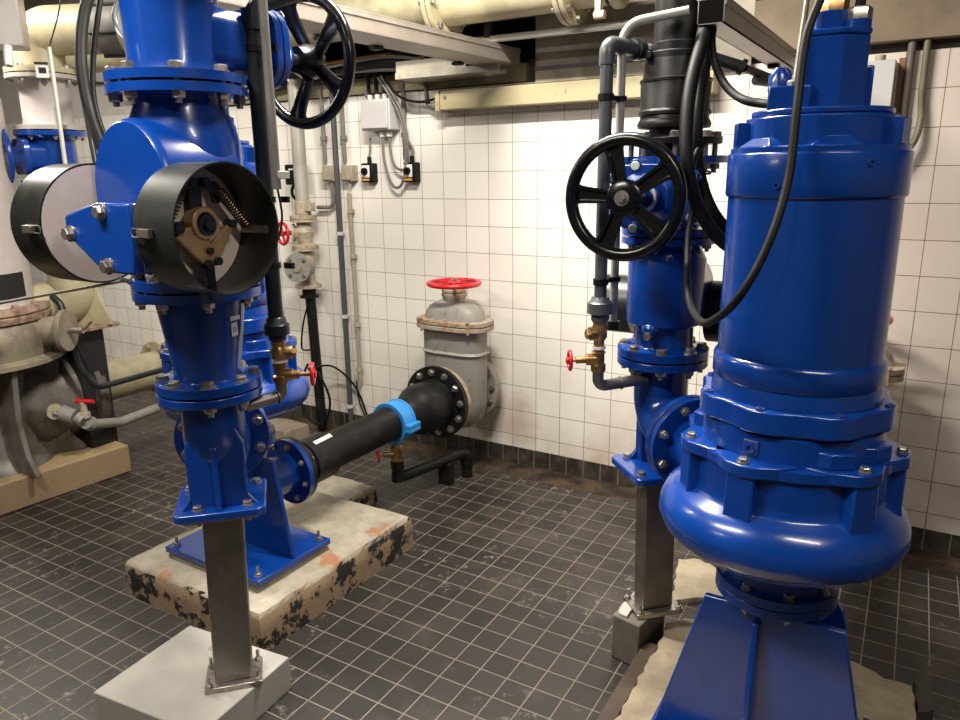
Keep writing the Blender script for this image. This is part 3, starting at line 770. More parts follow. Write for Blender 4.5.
# shaft housing and hexagonal cover
b = MB()
hexp = [(-0.205, 1.580), (-0.208, 1.534), (-0.078, 1.452), (0.04, 1.452), (0.046, 1.50), (0.046, 1.610), (-0.075, 1.610)]
Mx = Matrix(((1, 0, 0, 0.578), (0, 0, 1, 0), (0, 1, 0, 0), (0, 0, 0, 1)))
b.prism(hexp, Mx, -2.60, -2.572)
My = Matrix(((1, 0, 0, x), (0, 0, 1, 0), (0, 1, 0, 0), (0, 0, 0, 1)))
b.prism([(0.02, 1.475), (0.18, 1.475), (0.18, 1.60), (0.02, 1.60)], My, -2.573, -2.30)
cov = t.add('cover_plate', b, BLUE, bev=0.006)
for px, pz in ((0.523, 1.590), (0.390, 1.538), (0.523, 1.468)):
    t.inst('bolt', bolt_mesh(0.0155, 0, STEEL), zframe((px, -2.60, pz), (0, -1, 0)))
yd, zd = -2.455, 1.548
b = MB(); b.cyl((0.245, yd, zd), (0.69, yd, zd), 0.022, n=28)
t.add('hinge_shaft', b, GUN)
def drum(x0, x1, R, clip_angle, flip):
    b = MB(); b.ring((x0, yd, zd), (x1, yd, zd), R, R - 0.004, 96)
    g = t.add('guard_drum', b, DRUM, ang=30, label='black drum guard')
    xb = x0 if not flip else x1 - 0.004
    b = MB(); b.cyl((xb, yd, zd), (xb + 0.004, yd, zd), R - 0.005, n=80)
    t.add('guard_disc', b, DISC, g, label='pale disc closing the back of the drum')
    # toggle latch on the outside
    for a in (clip_angle,):
        c = Vector((0, math.cos(a), math.sin(a)))
        tn = Vector((0, -math.sin(a), math.cos(a)))
        xm = x0 + (0.052 if not flip else (x1 - x0) - 0.04)
        q = Vector((xm, yd, zd)) + c * (R + 0.004)
        M = zframe(q, c, (1, 0, 0) if not flip else (-1, 0, 0))
        b = MB(); b.prism([(-0.024, -0.008), (0.016, -0.010), (0.016, 0.010), (-0.024, 0.008)], M, -0.002, 0.010); la = t.add('latch', b, STEEL, g, bev=0.001)
        b = MB(); b.tube([M @ Vector(p) for p in ((0.0, -0.009, 0.006), (-0.048, -0.009, 0.002), (-0.052, 0, 0.002), (-0.048, 0.009, 0.002), (0.0, 0.009, 0.006))], 0.0016, 8); t.add('latch_wire', b, STEEL, g)
    return g
g2 = drum(0.145, 0.277, 0.152, math.radians(181), True)
g1 = drum(0.636, 0.768, 0.148, math.radians(180), False)
# lever mechanism inside the right drum (seen from +X); local 2D: (right = +Y, up = Z)
def pl2(pts, x0, x1):
    b = MB(); Mq = Matrix(((0, 0, 1, 0.045), (1, 0, 0, yd), (0, 1, 0, zd), (0, 0, 0, 1))); b.prism(pts, Mq, x0, x1); return b
lev = t.add('damper_lever', pl2([(-0.018, -0.02), (-0.088, -0.012), (-0.095, 0.0), (-0.088, 0.014), (-0.018, 0.02)], 0.604, 0.616), GUN, g1, bev=0.002)
t.add('damper_arm', pl2([(-0.022, 0.02), (-0.018, 0.112), (0.016, 0.112), (0.014, 0.02)], 0.606, 0.622), GUN, g1, bev=0.003)
t.add('spring_bracket', pl2([(-0.055, 0.105), (0.05, 0.105), (0.062, 0.095), (0.06, 0.055), (0.04, 0.055), (0.034, 0.088), (-0.055, 0.09)], 0.622, 0.630), GUN, g1, bev=0.002)
y1 = t.add('yoke', pl2([(-0.078, -0.014), (-0.055, 0.004), (-0.018, 0.006), (0.016, -0.036), (0.052, -0.006), (0.078, 0.010), (0.086, 0.0), (0.032, -0.082), (-0.004, -0.090)], 0.628, 0.638), ZBRASS, g1, bev=0.002)
t.add('lower_link', pl2([(-0.024, -0.085), (0.026, -0.085), (0.026, -0.172), (0.008, -0.172), (0.006, -0.115), (-0.006, -0.115), (-0.006, -0.172), (-0.024, -0.172)], 0.62, 0.628), GUN, g1, bev=0.001)
b = MB(); b.ring((0.655, yd, zd + 0.012), (0.691, yd, zd + 0.012), 0.037, 0.024, 40); t.add('hub_ring', b, ZBRASS, g1, bev=0.002)
b = MB(); b.cyl((0.645, yd, zd + 0.008), (0.697, yd, zd + 0.008), 0.024); b.hexa((0.697, yd, zd + 0.008), (1, 0, 0), 0.015, 0.012); t.add('shaft_end', b, GUN, g1)
for py, pz, rr in ((-0.072, 0.004, 0.012), (0.078, 0.006, 0.010), (-0.002, -0.082, 0.010), (0.026, -0.078, 0.010), (0.006, -0.052, 0.008), (-0.045, 0.104, 0.010), (-0.022, 0.104, 0.010), (0.012, 0.104, 0.010), (-0.09, -0.05, 0.010)):
    b = MB(); b.cyl((0.665, yd + py, zd + pz), (0.693, yd + py, zd + pz), rr, n=20); t.add('pin', b, GUN, g1)
def coil(p0, p1, R, turns, w):
    p0, p1 = Vector(p0), Vector(p1); M = zframe(p0, p1 - p0); L = (p1 - p0).length
    b = MB(); b.tube([M @ Vector((R * math.cos(2 * PI * k / 12), R * math.sin(2 * PI * k / 12), L * k / (12 * turns))) for k in range(12 * turns + 1)], w, 7)
    return b
t.add('spring', coil((0.685, yd - 0.045, zd + 0.098), (0.685, yd - 0.118, zd - 0.012), 0.0105, 15, 0.0024), SPRING, g1)
t.add('spring', coil((0.685, yd + 0.048, zd + 0.085), (0.685, yd + 0.122, zd - 0.002), 0.0105, 15, 0.0024), SPRING, g1)
b = MB(); b.cyl((0.673, yd + 0.122, zd - 0.010), (0.735, yd + 0.128, zd - 0.010), 0.009, n=20); b.cyl((0.705, yd + 0.124, zd - 0.010), (0.745, yd + 0.129, zd - 0.010), 0.0105, n=20); t.add('stop_pin', b, STEEL, g1)
b = pl2([(0.03, -0.062), (0.082, -0.058), (0.080, -0.112), (0.028, -0.116)], 0.591, 0.593); pl_ = t.add('rating_plate', b, LILAC, g1, label='small grey rating plate')
b = pl2([(0.036, -0.085), (0.074, -0.083), (0.074, -0.087), (0.036, -0.089)], 0.5932, 0.5938); t.add('plate_line', b, INK, g1)
b = pl2([(0.036, -0.097), (0.074, -0.095), (0.074, -0.098), (0.036, -0.100)], 0.5932, 0.5938); t.add('plate_line', b, INK, g1)
gasket(t, SL, 1.375, 1.381, 0.13)
bolt_ring(t, (x, y, 1.405), (0, 0, 1), 0.1475, 8, 0.054, 0.0168, phase=0.3)
b = MB(); b.tube([(0.345, -2.462, 1.410), (0.352, -2.448, 1.404), (0.355, -2.427, 1.388)], 0.006, 8); t.add('drain_stub', b, STEEL)

# gate valve
def rrect(w, h, r, k=5):
    out = []
    for cx, cy, a0 in ((w / 2 - r, h / 2 - r, 0), (-w / 2 + r, h / 2 - r, 90), (-w / 2 + r, -h / 2 + r, 180), (w / 2 - r, -h / 2 + r, 270)):
        for j in range(k + 1):
            a = math.radians(a0 + 90 * j / k); out.append((cx + r * math.cos(a), cy + r * math.sin(a)))
    return out
t = Thing('gate_valve', 'blue gate valve with large black handwheel, topmost on the left stack', 'gate valve', (x, y, 1.890))
b = MB(); b.lathe([(0.17, 1.890), (0.17, 1.912), (0.118, 1.918), (0.112, 1.94), (0.116, 2.12), (0.12, 2.142), (0.17, 2.146), (0.17, 2.168), (0, 2.168)], (x, y, 0), n=72)
t.add('valve_body', b, BLUE, ang=50)
zs = 1.998
F = zframe((x, y - 0.02, zs), (0, 1, 0), (1, 0, 0))
b = MB()
rows = [[F @ Vector((px * sx, py * sy, h)) for px, py in rrect(1, 1, 0.28, 6)] for h, sx, sy in ((0.0, 0.20, 0.15), (0.09, 0.235, 0.165), (0.20, 0.235, 0.165), (0.235, 0.235, 0.165))]
b.grid(rows, cap0=True, cap1=True)
t.add('gate_housing', b, BLUE, ang=50)
b = MB(); b.prism(rrect(0.285, 0.205, 0.07), F, 0.235, 0.258); b.prism(rrect(0.285, 0.205, 0.07), F, 0.262, 0.284); b.prism(rrect(0.25, 0.175, 0.06), F, 0.25, 0.27)
b.prism(rrect(0.18, 0.14, 0.05), F, 0.284, 0.300, 0.75)
t.add('bonnet', b, BLUE, bev=0.003)
for sx in (-1, 0, 1):
    for sy in (-1, 1):
        t.inst('bolt', bolt_mesh(0.011, 0.049, STEEL), F @ Matrix.Translation((sx * 0.108, sy * 0.083, 0.284)))
b = MB(); b.lathe([(0.055, 0.295), (0.055, 0.345), (0.04, 0.355), (0.04, 0.40)], F.translation, (0, 1, 0), 36); t.add('stem_housing', b, BLUE)
b = MB(); b.cyl(F @ Vector((0, 0, 0.350)), F @ Vector((0, 0, 0.378)), 0.052, n=36); t.add('stem_ring', b, WHITE)
b = MB(); b.cyl(F @ Vector((0, 0, 0.37)), F @ Vector((0, 0, 0.485)), 0.016, n=24); t.add('stem', b, STEEL)
handwheel(t, (x, y + 0.462, zs), (0, 1, 0), 0.198, 0.0175, 5, BLACKW, 0.050, 0.05, phase=math.radians(-20), sw=0.044, dish=-0.03)
gasket(t, SL, 1.884, 1.890, 0.13)
bolt_ring(t, (x, y, 1.912), (0, 0, 1), 0.1475, 8, 0.050, 0.0168, phase=0.15)
bolt_ring(t, (x, y, 2.168), (0, 0, 1), 0.1475, 8, 0.024, 0.0168, phase=0.15)
t = Thing('riser_pipe', 'black pipe rising out of the top of the left stack', 'pipe', (x, y, 2.17))
b = MB(); b.lathe([(0.17, 2.171), (0.17, 2.19), (0.11, 2.195), (0.11, 2.5), (0.10, 3.098), (0, 3.098)], (x, y, 0), n=48); t.add('pipe_body', b, BLACKP)

# ================================================================== right riser: check valve, gate valve, black pipe
x, y = SR
t = Thing('check_valve', 'blue check valve with small grey guard drums on the right stack, behind the pump', 'check valve', (x, y, 1.094))
b = MB(); b.lathe([(0.1425, 1.094), (0.1425, 1.118), (0.098, 1.123), (0.092, 1.13), (0.092, 1.188), (0.117, 1.20), (0.119, 1.22), (0.119, 1.40), (0.105, 1.428), (0.098, 1.444), (0.1425, 1.448), (0.1425, 1.468), (0, 1.468)], (x, y, 0), n=72)
t.add('valve_body', b, BLUE, ang=50)
b = MB()
b.grid([[(x + 0.11 * s * math.cos(2 * PI * i / 48), y + dy, 1.30 + 0.115 * s * math.sin(2 * PI * i / 48)) for i in range(48)] for dy, s in ((-0.02, 1), (0.155, 1), (0.17, 0.93))], cap0=True, cap1=True)
t.add('chamber', b, BLUE, ang=30)
b = MB(); Mx = Matrix(((1, 0, 0, x), (0, 0, 1, 0), (0, 1, 0, 0), (0, 0, 0, 1)))
b.prism([(-0.17, 1.28), (-0.17, 1.24), (-0.06, 1.17), (0.06, 1.17), (0.17, 1.24), (0.17, 1.28), (0.07, 1.31), (-0.07, 1.31)], Mx, y + 0.12, y + 0.18); t.add('cover_plate', b, BLUE, bev=0.005)
b = MB(); b.cyl((x - 0.16, y + 0.16, 1.215), (x + 0.16, y + 0.16, 1.215), 0.015, n=24); t.add('hinge_shaft', b, GUN)
for x0, x1, xf in ((x - 0.255, x - 0.145, x - 0.149), (x + 0.105, x + 0.175, x + 0.105)):
    b = MB(); b.ring((x0, y + 0.16, 1.215), (x1, y + 0.16, 1.215), 0.10, 0.096, 64); g = t.add('guard_drum', b, DRUM, label='dark drum guard')
    b = MB(); b.cyl((xf, y + 0.16, 1.215), (xf + 0.004, y + 0.16, 1.215), 0.0965, n=60); t.add('guard_disc', b, DISC, g)
nd = Vector((2.1196 - x, -3.6016 - y, 0)).normalized(); nd = Quaternion((0, 0, 1), math.radians(-22)) @ nd
b = MB(); c = Vector((x, y, 1.172)) + nd * 0.088; b.cyl(c, c + nd * 0.03, 0.012, n=20); b.hexa(c + nd * 0.028, nd, 0.014, 0.014); t.add('drain_plug', b, STEEL)
b = MB(); b.ball(tuple(Vector((x, y, 1.192)) + nd * 0.098), 0.03, sz=0.7); t.add('plug_boss', b, BLUE)
gasket(t, SR, 1.088, 1.094, 0.105)
bolt_ring(t, (x, y, 1.118), (0, 0, 1), 0.12, 8, 0.054, 0.016, phase=0.35)

t = Thing('gate_valve', 'blue gate valve with large black handwheel facing the room, on the right stack', 'gate valve', (x, y, 1.474))
b = MB(); b.lathe([(0.1425, 1.474), (0.1425, 1.496), (0.098, 1.502), (0.09, 1.52), (0.09, 1.66), (0.098, 1.680), (0.16, 1.684), (0.16, 1.704), (0, 1.704)], (x, y, 0), n=72)
t.add('valve_body', b, BLUE, ang=50)
zs = 1.590
F = zframe((x, y, zs), (0, -1, 0), (1, 0, 0))
b = MB()
b.grid([[F @ Vector((px * sx, py * sy, h)) for px, py in rrect(1, 1, 0.28, 6)] for h, sx, sy in ((0.0, 0.18, 0.13), (0.07, 0.20, 0.14), (0.14, 0.20, 0.14))], cap0=True, cap1=True)
t.add('gate_housing', b, BLUE, ang=50)
b = MB(); b.prism(rrect(0.245, 0.185, 0.06), F, 0.138, 0.156); b.prism(rrect(0.245, 0.185, 0.06), F, 0.159, 0.177); b.prism(rrect(0.21, 0.15, 0.05), F, 0.15, 0.17)
b.prism(rrect(0.19, 0.135, 0.05), F, 0.177, 0.215, 0.6)
for sx, sy in ((-.115, -.055), (-.115, .055), (.115, -.055), (.115, .055), (-.05, .088), (.05, .088), (-.05, -.088), (.05, -.088)):
    b.cyl(F @ Vector((sx, sy, 0.138)), F @ Vector((sx, sy, 0.179)), 0.02, n=20)
t.add('bonnet', b, BLUE, bev=0.003)
for sx, sy in ((-.115, -.055), (-.115, .055), (.115, -.055), (.115, .055), (-.05, .088), (.05, .088), (-.05, -.088), (.05, -.088)):
    b = MB(); b.cyl(F @ Vector((sx, sy, 0.179)), F @ Vector((sx, sy, 0.185)), 0.013, n=20); t.add('bolt_cap', b, CAPW, bev=0.002)
b = MB(); b.lathe([(0.042, 0.20), (0.042, 0.235), (0.03, 0.245), (0.03, 0.26)], F.translation, (0, -1, 0), 36); t.add('stem_housing', b, BLUE)
b = MB(); b.cyl(F @ Vector((0, 0, 0.238)), F @ Vector((0, 0, 0.252)), 0.037, n=36); t.add('stem_ring', b, WHITE)
b = MB(); b.cyl(F @ Vector((0, 0, 0.255)), F @ Vector((0, 0, 0.32)), 0.014, n=24); t.add('stem', b, STEEL)
handwheel(t, (x - 0.03, y - 0.318, zs + 0.003), (0, -1, 0), 0.172, 0.018, 5, BLACKW, 0.050, 0.03, phase=math.radians(14), sw=0.042, dish=0.0)
gasket(t, SR, 1.468, 1.474, 0.105)
bolt_ring(t, (x, y, 1.496), (0, 0, 1), 0.12, 8, 0.050, 0.0135, phase=0.0)

t = Thing('pipe_coupling', 'thick black plastic pipe with flange rising from the right gate valve', 'pipe', (x, y, 1.706))
b = MB(); b.lathe([(0.10, 1.7065), (0.10, 1.735), (0.072, 1.742), (0.072, 1.7822), (0.105, 1.7856), (0.108, 1.7951), (0.104, 1.8054), (0.100, 1.8123), (0.102, 1.9155), (0.096, 1.9258), (0.092, 1.9671), (0.09, 1.9757), (0.0, 1.9757)], (x, y, 0), n=64)
t.add('coupling', b, BLACKP, ang=50)
b = MB(); b.lathe([(0.098, 1.8175), (0.1055, 1.8226), (0.1055, 1.8312), (0.1, 1.8381), (0.1, 1.9086), (0.1045, 1.9138), (0.1045, 1.9207), (0.096, 1.9241)], (x, y, 0), n=64); t.add('coupling_rib', b, BLACKP)
b = MB(); b.ring((x, y, 1.738), (x, y, 1.756), 0.142, 0.075, 64); t.add('backing_flange', b, BLACKP, bev=0.002)
b = MB(); b.lathe([(0.086, 1.9723), (0.086, 1.9929), (0.080, 1.9972), (0.080, 2.0187), (0.069, 2.0230), (0.069, 3.098), (0, 3.098)], (x, y, 0), n=56); t.add('riser', b, BLACKP)
b = MB(); q = Vector((x - 0.07, y - 0.06, 0)); b.box((x - 0.085, y - 0.085, 1.976), (x - 0.05, y - 0.05, 1.995)); t.add('coupling_terminal', b, BLACKP, bev=0.002)
bolt_ring(t, (x, y, 1.756), (0, 0, 1), 0.122, 8, 0.074, 0.0168, phase=0.45)

# ================================================================== suction line to the wall, left
A = Vector((-0.1185, -1.5, 0.435)); Bv = Vector((-0.085, -0.42, 0.452))
ax = (Bv - A).normalized()
t = Thing('suction_pipe', 'thick black plastic pipe running from the left pump stand to the wall valve', 'pipe', (A.x, A.y, A.z - 0.09))
L = (Bv - A).length
b = MB(); b.lathe([(0.142, 0.0), (0.142, 0.022), (0.094, 0.024), (0.094, 0.07), (0.104, 0.074), (0.104, 0.20), (0.098, 0.205), (0.085, 0.21), (0.085, L - 0.32), (0.09, L - 0.315), (0.096, L - 0.27), (0.12, L - 0.22), (0.134, L - 0.19), (0.134, L - 0.105), (0.128, L - 0.10), (0.131, L - 0.03), (0.20, L - 0.030), (0.20, L - 0.003), (0, L - 0.003)], A, ax, n=72)
t.add('pipe_body', b, BLACKP, ang=50)
bolt_ring(t, A + ax * 0.0, -ax, 0.12, 8, 0.0, 0.013, phase=0.3) if False else None
bolt_ring(t, A + ax * 0.022, ax, 0.12, 8, 0.048, 0.013, phase=0.3)
bolt_ring(t, Bv - ax * 0.028, -ax, 0.168, 12, 0.0, 0.0165, phase=0.2)
b = MB(); M = zframe(A + ax * 0.155 + Vector((0.045, 0, 0.095)), (0.42, -0.1, 0.9), ax); b.prism([(-0.05, -0.010), (0.05, -0.010), (0.05, 0.010), (-0.05, 0.010)], M, -0.004, 0.003)
t.add('label', b, WHITE, label='white paper strip')
single('pipe_clamp', (lambda b, c: (b.ring(c - ax * 0.055, c + ax * 0.035, 0.103, 0.0855, 64), b.ring(c - ax * 0.055, c - ax * 0.045, 0.108, 0.0855, 64), b.ring(c + ax * 0.025, c + ax * 0.035, 0.108, 0.0855, 64),
        b.box((c.x + 0.095, c.y - 0.055, c.z - 0.030), (c.x + 0.132, c.y + 0.035, c.z - 0.012)), b.box((c.x + 0.095, c.y - 0.055, c.z - 0.008), (c.x + 0.132, c.y + 0.035, c.z + 0.010)), b.box((c.x - 0.132, c.y - 0.055, c.z - 0.02), (c.x - 0.095, c.y + 0.035, c.z + 0.02)), b.cyl((c.x, c.y, c.z - 0.10), (c.x, c.y, c.z - 0.125), 0.028), b)[-1])(MB(), A + ax * (L - 0.37)),
       SKYB, 'bright blue plastic saddle clamp around the black pipe', 'clamp', bev=0.002)
cl = A + ax * (L - 0.37)
t = Thing('drain_tap', 'small brass tap with red wheel hanging under the blue clamp', 'tap', (cl.x, cl.y, 0.20))
b = MB(); b.lathe([(0.028, 0.228), (0.034, 0.235), (0.034, 0.25), (0.026, 0.255), (0.026, 0.285), (0.032, 0.29), (0.032, 0.31), (0.024, 0.3255)], (cl.x, cl.y, 0), n=24)
b.cyl((cl.x, cl.y, 0.27), (cl.x - 0.045, cl.y - 0.05, 0.27), 0.016); b.cyl((cl.x - 0.045, cl.y - 0.05, 0.27), (cl.x - 0.065, cl.y - 0.072, 0.27), 0.007)
t.add('tap_body', b, BRASS)
b = MB(); b.torus((cl.x - 0.066, cl.y - 0.073, 0.27), (-1, -1.1, 0), 0.028, 0.007, 24, 8); b.cyl((cl.x - 0.062, cl.y - 0.069, 0.27), (cl.x - 0.070, cl.y - 0.078, 0.27), 0.008)
b.tube([(cl.x - 0.051, cl.y - 0.089, 0.27), (cl.x - 0.081, cl.y - 0.059, 0.27)], 0.004, 8); t.add('handwheel', b, RED)
t = Thing('drain_pipe', 'thin black drain pipe bending over the floor under the wall valve', 'pipe', (cl.x + 0.1, cl.y + 0.2, 0.0))
b = MB(); b.tube(fillet([(cl.x, cl.y, 0.226), (cl.x, cl.y, 0.135), (0.035, -0.33, 0.150), (0.035, -0.33, 0.0)], 0.045), 0.031, 18)
b.cyl((cl.x, cl.y, 0.228), (cl.x, cl.y, 0.19), 0.036, n=24); b.cyl((cl.x, cl.y - 0.001, 0.165), (cl.x, cl.y, 0.12), 0.0335, n=24)
b.cyl((0.035, -0.33, 0.13), (0.035, -0.33, 0.075), 0.036, n=24); t.add('pipe_body', b, BLACKP)
b = MB(); M = Matrix.Translation((0.02, -0.47, 0)); b.box((-0.045, -0.50, 0.0), (0.03, -0.45, 0.13)); t.add('pipe_support', b, BLACKP, bev=0.003)

# wall gate valve
X0 = -0.078
t = Thing('wall_gate_valve', 'grey rust stained gate valve with red handwheel against the tiled wall', 'gate valve', (X0, -0.25, 0.27))
zc = 0.452
b = MB()
body = [(X0 + sx, sy) for sx, sy in ()]
rows = []
for z, w, d in ((0.275, 0.10, 0.07), (0.32, 0.155, 0.085), (0.42, 0.178, 0.09), (0.62, 0.182, 0.09), (0.80, 0.182, 0.095), (0.832, 0.186, 0.10)):
    rows.append([(X0 + px * 2 * w, -0.25 + py * 2 * d, z) for px, py in rrect(1, 1, 0.32, 6)])
b.grid(rows, cap0=True, cap1=True)
for z in (0.70,):
    b.grid([[(X0 + px * 2 * (0.183 + e), -0.25 + py * 2 * (0.093 + e), z + dz) for px, py in rrect(1, 1, 0.32, 6)] for dz, e in ((-0.012, 0), (0, 0.010), (0.012, 0))], cap0=True, cap1=True)
b.cyl((X0, -0.42, zc), (X0, -0.05, zc), 0.125, n=48)
t.add('valve_body', b, VGREY, ang=45)
b = MB(); b.cyl((X0, -0.42, zc), (X0, -0.392, zc), 0.19, n=64); t.add('flange', b, VRUST, bev=0.003)
b = MB(); b.cyl((X0, -0.115, zc), (X0, -0.085, zc), 0.19, n=64); t.add('flange', b, VGREY, bev=0.003)
b = MB(); b.cyl((X0, -0.085, zc), (X0, -0.055, zc), 0.19, 0.185, n=64); b.cyl((X0, -0.055, zc), (X0, 0.0, zc), 0.14, n=48); t.add('wall_collar', b, VRUST, bev=0.003)
bolt_ring(t, (X0, -0.115, zc), (0, -1, 0), 0.158, 12, 0.0, 0.013, phase=0.2, mat=STEEL)
b = MB()
for z0, z1 in ((0.832, 0.856), (0.860, 0.886)):
    b.grid([[(X0 + px * 0.44, -0.25 + py * 0.25, z) for px, py in rrect(1, 1, 0.34, 7)] for z in (z0, z1)], cap0=True, cap1=True)
t.add('bonnet_flange', b, VRUST, bev=0.003)
b = MB(); b.grid([[(X0 + px * 2 * w, -0.25 + py * 2 * d, z) for px, py in rrect(1, 1, 0.4, 7)] for z, w, d in ((0.884, 0.182, 0.098), (0.92, 0.172, 0.092), (0.955, 0.145, 0.078), (0.982, 0.09, 0.06), (0.992, 0.065, 0.05))], cap0=True, cap1=True)
t.add('bonnet', b, VGREY, ang=60)
b = MB(); b.lathe([(0.062, 0.985), (0.064, 1.0), (0.070, 1.012), (0.070, 1.024), (0.062, 1.028), (0.068, 1.034), (0.068, 1.046), (0.05, 1.052), (0.02, 1.055), (0.02, 1.075)], (X0, -0.25, 0), n=36); t.add('stem_gland', b, VRUST)
for i in range(5):
    for s in (-1, 1):
        t.inst('bolt', bolt_mesh(0.009, 0.054, VRUST), Matrix.Translation((X0 - 0.15 + 0.075 * i, -0.25 + s * 0.108, 0.886)))
handwheel(t, (X0, -0.25, 1.078), (0, 0, 1), 0.152, 0.013, 5, RED, 0.035, 0.03, phase=0.3, up=(1, 0, 0), sw=0.022, dish=0.0)

# ================================================================== grey pvc flush pipes with brass valves
def flush(pts_pipe, pts_stub, brass_xy, z0, z1, elbow_z, label, wheel_dir, s=1.0):
    pass
# left
t = Thing('flush_valve', 'brass angle valve with red wheel on a grey elbow, left valve stack', 'valve', (0.550, -2.136, 1.04))
b = MB(); b.tube(fillet([(0.505, -2.235, 1.028), (0.550, -2.136, 1.040), (0.550, -2.136, 1.085)], 0.035), 0.0175, 20); b.cyl((0.548, -2.155, 1.040), (0.549, -2.152, 1.0405), 0.0205)
t.add('elbow_pipe', b, DARKPVC if False else INOX)
b = MB(); b.lathe([(0.021, 1.080), (0.023, 1.085), (0.023, 1.100), (0.018, 1.104), (0.018, 1.125), (0.022, 1.13), (0.022, 1.138), (0.017, 1.140), (0.019, 1.150), (0.024, 1.155), (0.024, 1.180), (0.019, 1.188), (0.021, 1.192), (0.021, 1.204), (0, 1.204)], (0.550, -2.136, 0), n=24)
b.cyl((0.550, -2.136, 1.102), (0.578, -2.114, 1.101), 0.018, n=20); b.cyl((0.578, -2.114, 1.101), (0.592, -2.102, 1.101), 0.013, n=20); b.cyl((0.592, -2.102, 1.101), (0.618, -2.084, 1.100), 0.006, n=12)
b.cyl((0.550, -2.136, 1.170), (0.578, -2.111, 1.167), 0.019, n=20); b.hexa((0.578, -2.111, 1.167), (0.028, 0.025, -0.004), 0.014, 0.012)
t.add('valve_body', b, BRASS)
b = MB(); b.ring((0.550, -2.136, 1.141), (0.550, -2.136, 1.148), 0.0225, 0.015, 24); t.add('tape_seal', b, WHITE)
hw = (0.622, -2.080, 1.100)
b = MB(); b.torus(hw, (0.028, 0.022, 0.0), 0.030, 0.0055, 32, 10); b.cyl(hw, (0.630, -2.074, 1.100), 0.010)
M = zframe(hw, (0.028, 0.022, 0.0))
for k in range(4): b.tube([M @ Vector((0, 0, 0)), M @ Vector((0.028 * math.cos(k * PI / 2 + .4), 0.028 * math.sin(k * PI / 2 + .4), 0))], 0.0035, 8)
t.add('handwheel', b, RED)
t = Thing('flush_pipe', 'dark grey plastic pipe standing beside the left valve stack', 'pipe', (0.550, -2.136, 1.204))
b = MB(); b.tube(fillet([(0.550, -2.136, 1.205), (0.550, -2.136, 2.085), (0.60, -2.0, 2.14), (0.66, -1.8, 2.7)], 0.05), 0.0215, 22); t.add('pipe_body', b, DARKPVC)
b = MB(); b.lathe([(0.022, 1.205), (0.026, 1.210), (0.026, 1.220), (0.036, 1.224), (0.036, 1.252), (0.030, 1.258), (0.027, 1.270), (0.022, 1.274)], (0.550, -2.136, 0), n=28); t.add('coupling', b, DARKPVC)
b = MB(); b.ring((0.550, -2.136, 2.03), (0.550, -2.136, 2.08), 0.026, 0.021, 28); t.add('pipe_sleeve', b, DARKPVC)
for z in (1.42, 1.60, 1.985):
    b = MB(); b.ring((0.550, -2.136, z - 0.008), (0.550, -2.136, z + 0.008), 0.026, 0.0212, 24); b.box((0.583, -2.122, z - 0.008), (0.615, -2.112, z + 0.008)); t.add('pipe_clip', b, BLACKR)
t = Thing('cable_conduit', 'slim grey conduit ending in mid air beside the dark left pipe', 'conduit', (0.622, -2.15, 1.62))
b = MB(); b.tube([(0.614, -2.154, 1.628), (0.614, -2.154, 2.25)], 0.0115, 18); t.add('conduit_tube', b, CONDUIT)
b = MB(); b.box((0.632, -2.168, 1.655), (0.640, -2.130, 1.675)); t.add('conduit_clip', b, LIGHTPIPE, bev=0.002)
single('sensor_cable', (lambda b: (b.tube(spline([(0.614, -2.154, 1.63), (0.622, -2.152, 1.56), (0.61, -2.16, 1.50), (0.585, -2.18, 1.44), (0.57, -2.2, 1.40)], 6), 0.003, 8), b)[1])(MB()), BLACKR, 'thin black cable hanging from the grey conduit', 'cable')

# right
t = Thing('flush_valve', 'brass angle valve with red wheel beside the right stack, by the tiled wall', 'valve', (1.294, -1.546, 1.02))
b = MB(); b.tube(fillet([(1.405, -1.425, 1.03), (1.294, -1.546, 1.02), (1.294, -1.546, 1.075)], 0.045), 0.0175, 20); b.cyl((1.345, -1.49, 1.024), (1.348, -1.487, 1.0243), 0.0205); t.add('elbow_pipe', b, INOX)
b = MB(); b.lathe([(0.021, 1.068), (0.023, 1.072), (0.023, 1.09), (0.018, 1.094), (0.018, 1.125), (0.022, 1.13), (0.016, 1.134), (0.016, 1.165), (0.019, 1.17), (0.024, 1.177), (0.024, 1.205), (0.019, 1.215), (0.021, 1.225), (0, 1.225)], (1.294, -1.546, 0), n=24)
b.cyl((1.294, -1.546, 1.108), (1.262, -1.565, 1.106), 0.018, n=20); b.cyl((1.262, -1.565, 1.106), (1.235, -1.583, 1.105), 0.011, n=16); b.cyl((1.235, -1.583, 1.105), (1.222, -1.592, 1.105), 0.006, n=12)
b.cyl((1.294, -1.546, 1.190), (1.272, -1.568, 1.188), 0.021, n=20); b.hexa((1.272, -1.568, 1.188), (-1, -1, 0), 0.016, 0.012)
t.add('valve_body', b, BRASS)
b = MB(); b.ring((1.294, -1.546, 1.140), (1.294, -1.546, 1.148), 0.0205, 0.015, 24); t.add('tape_seal', b, WHITE)
hw = Vector((1.220, -1.593, 1.105)); M = zframe(hw, (-0.83, -0.55, 0))
b = MB(); b.torus(hw, (-0.83, -0.55, 0), 0.028, 0.0055, 32, 10); b.cyl(hw, M @ Vector((0, 0, 0.012)), 0.010)
for k in range(4): b.tube([M @ Vector((0, 0, 0)), M @ Vector((0.026 * math.cos(k * PI / 2), 0.026 * math.sin(k * PI / 2), 0))], 0.0035, 8)
t.add('handwheel', b, RED)
t = Thing('flush_pipe', 'grey plastic pipe with shiny elbow left of the right stack', 'pipe', (1.294, -1.546, 1.225))
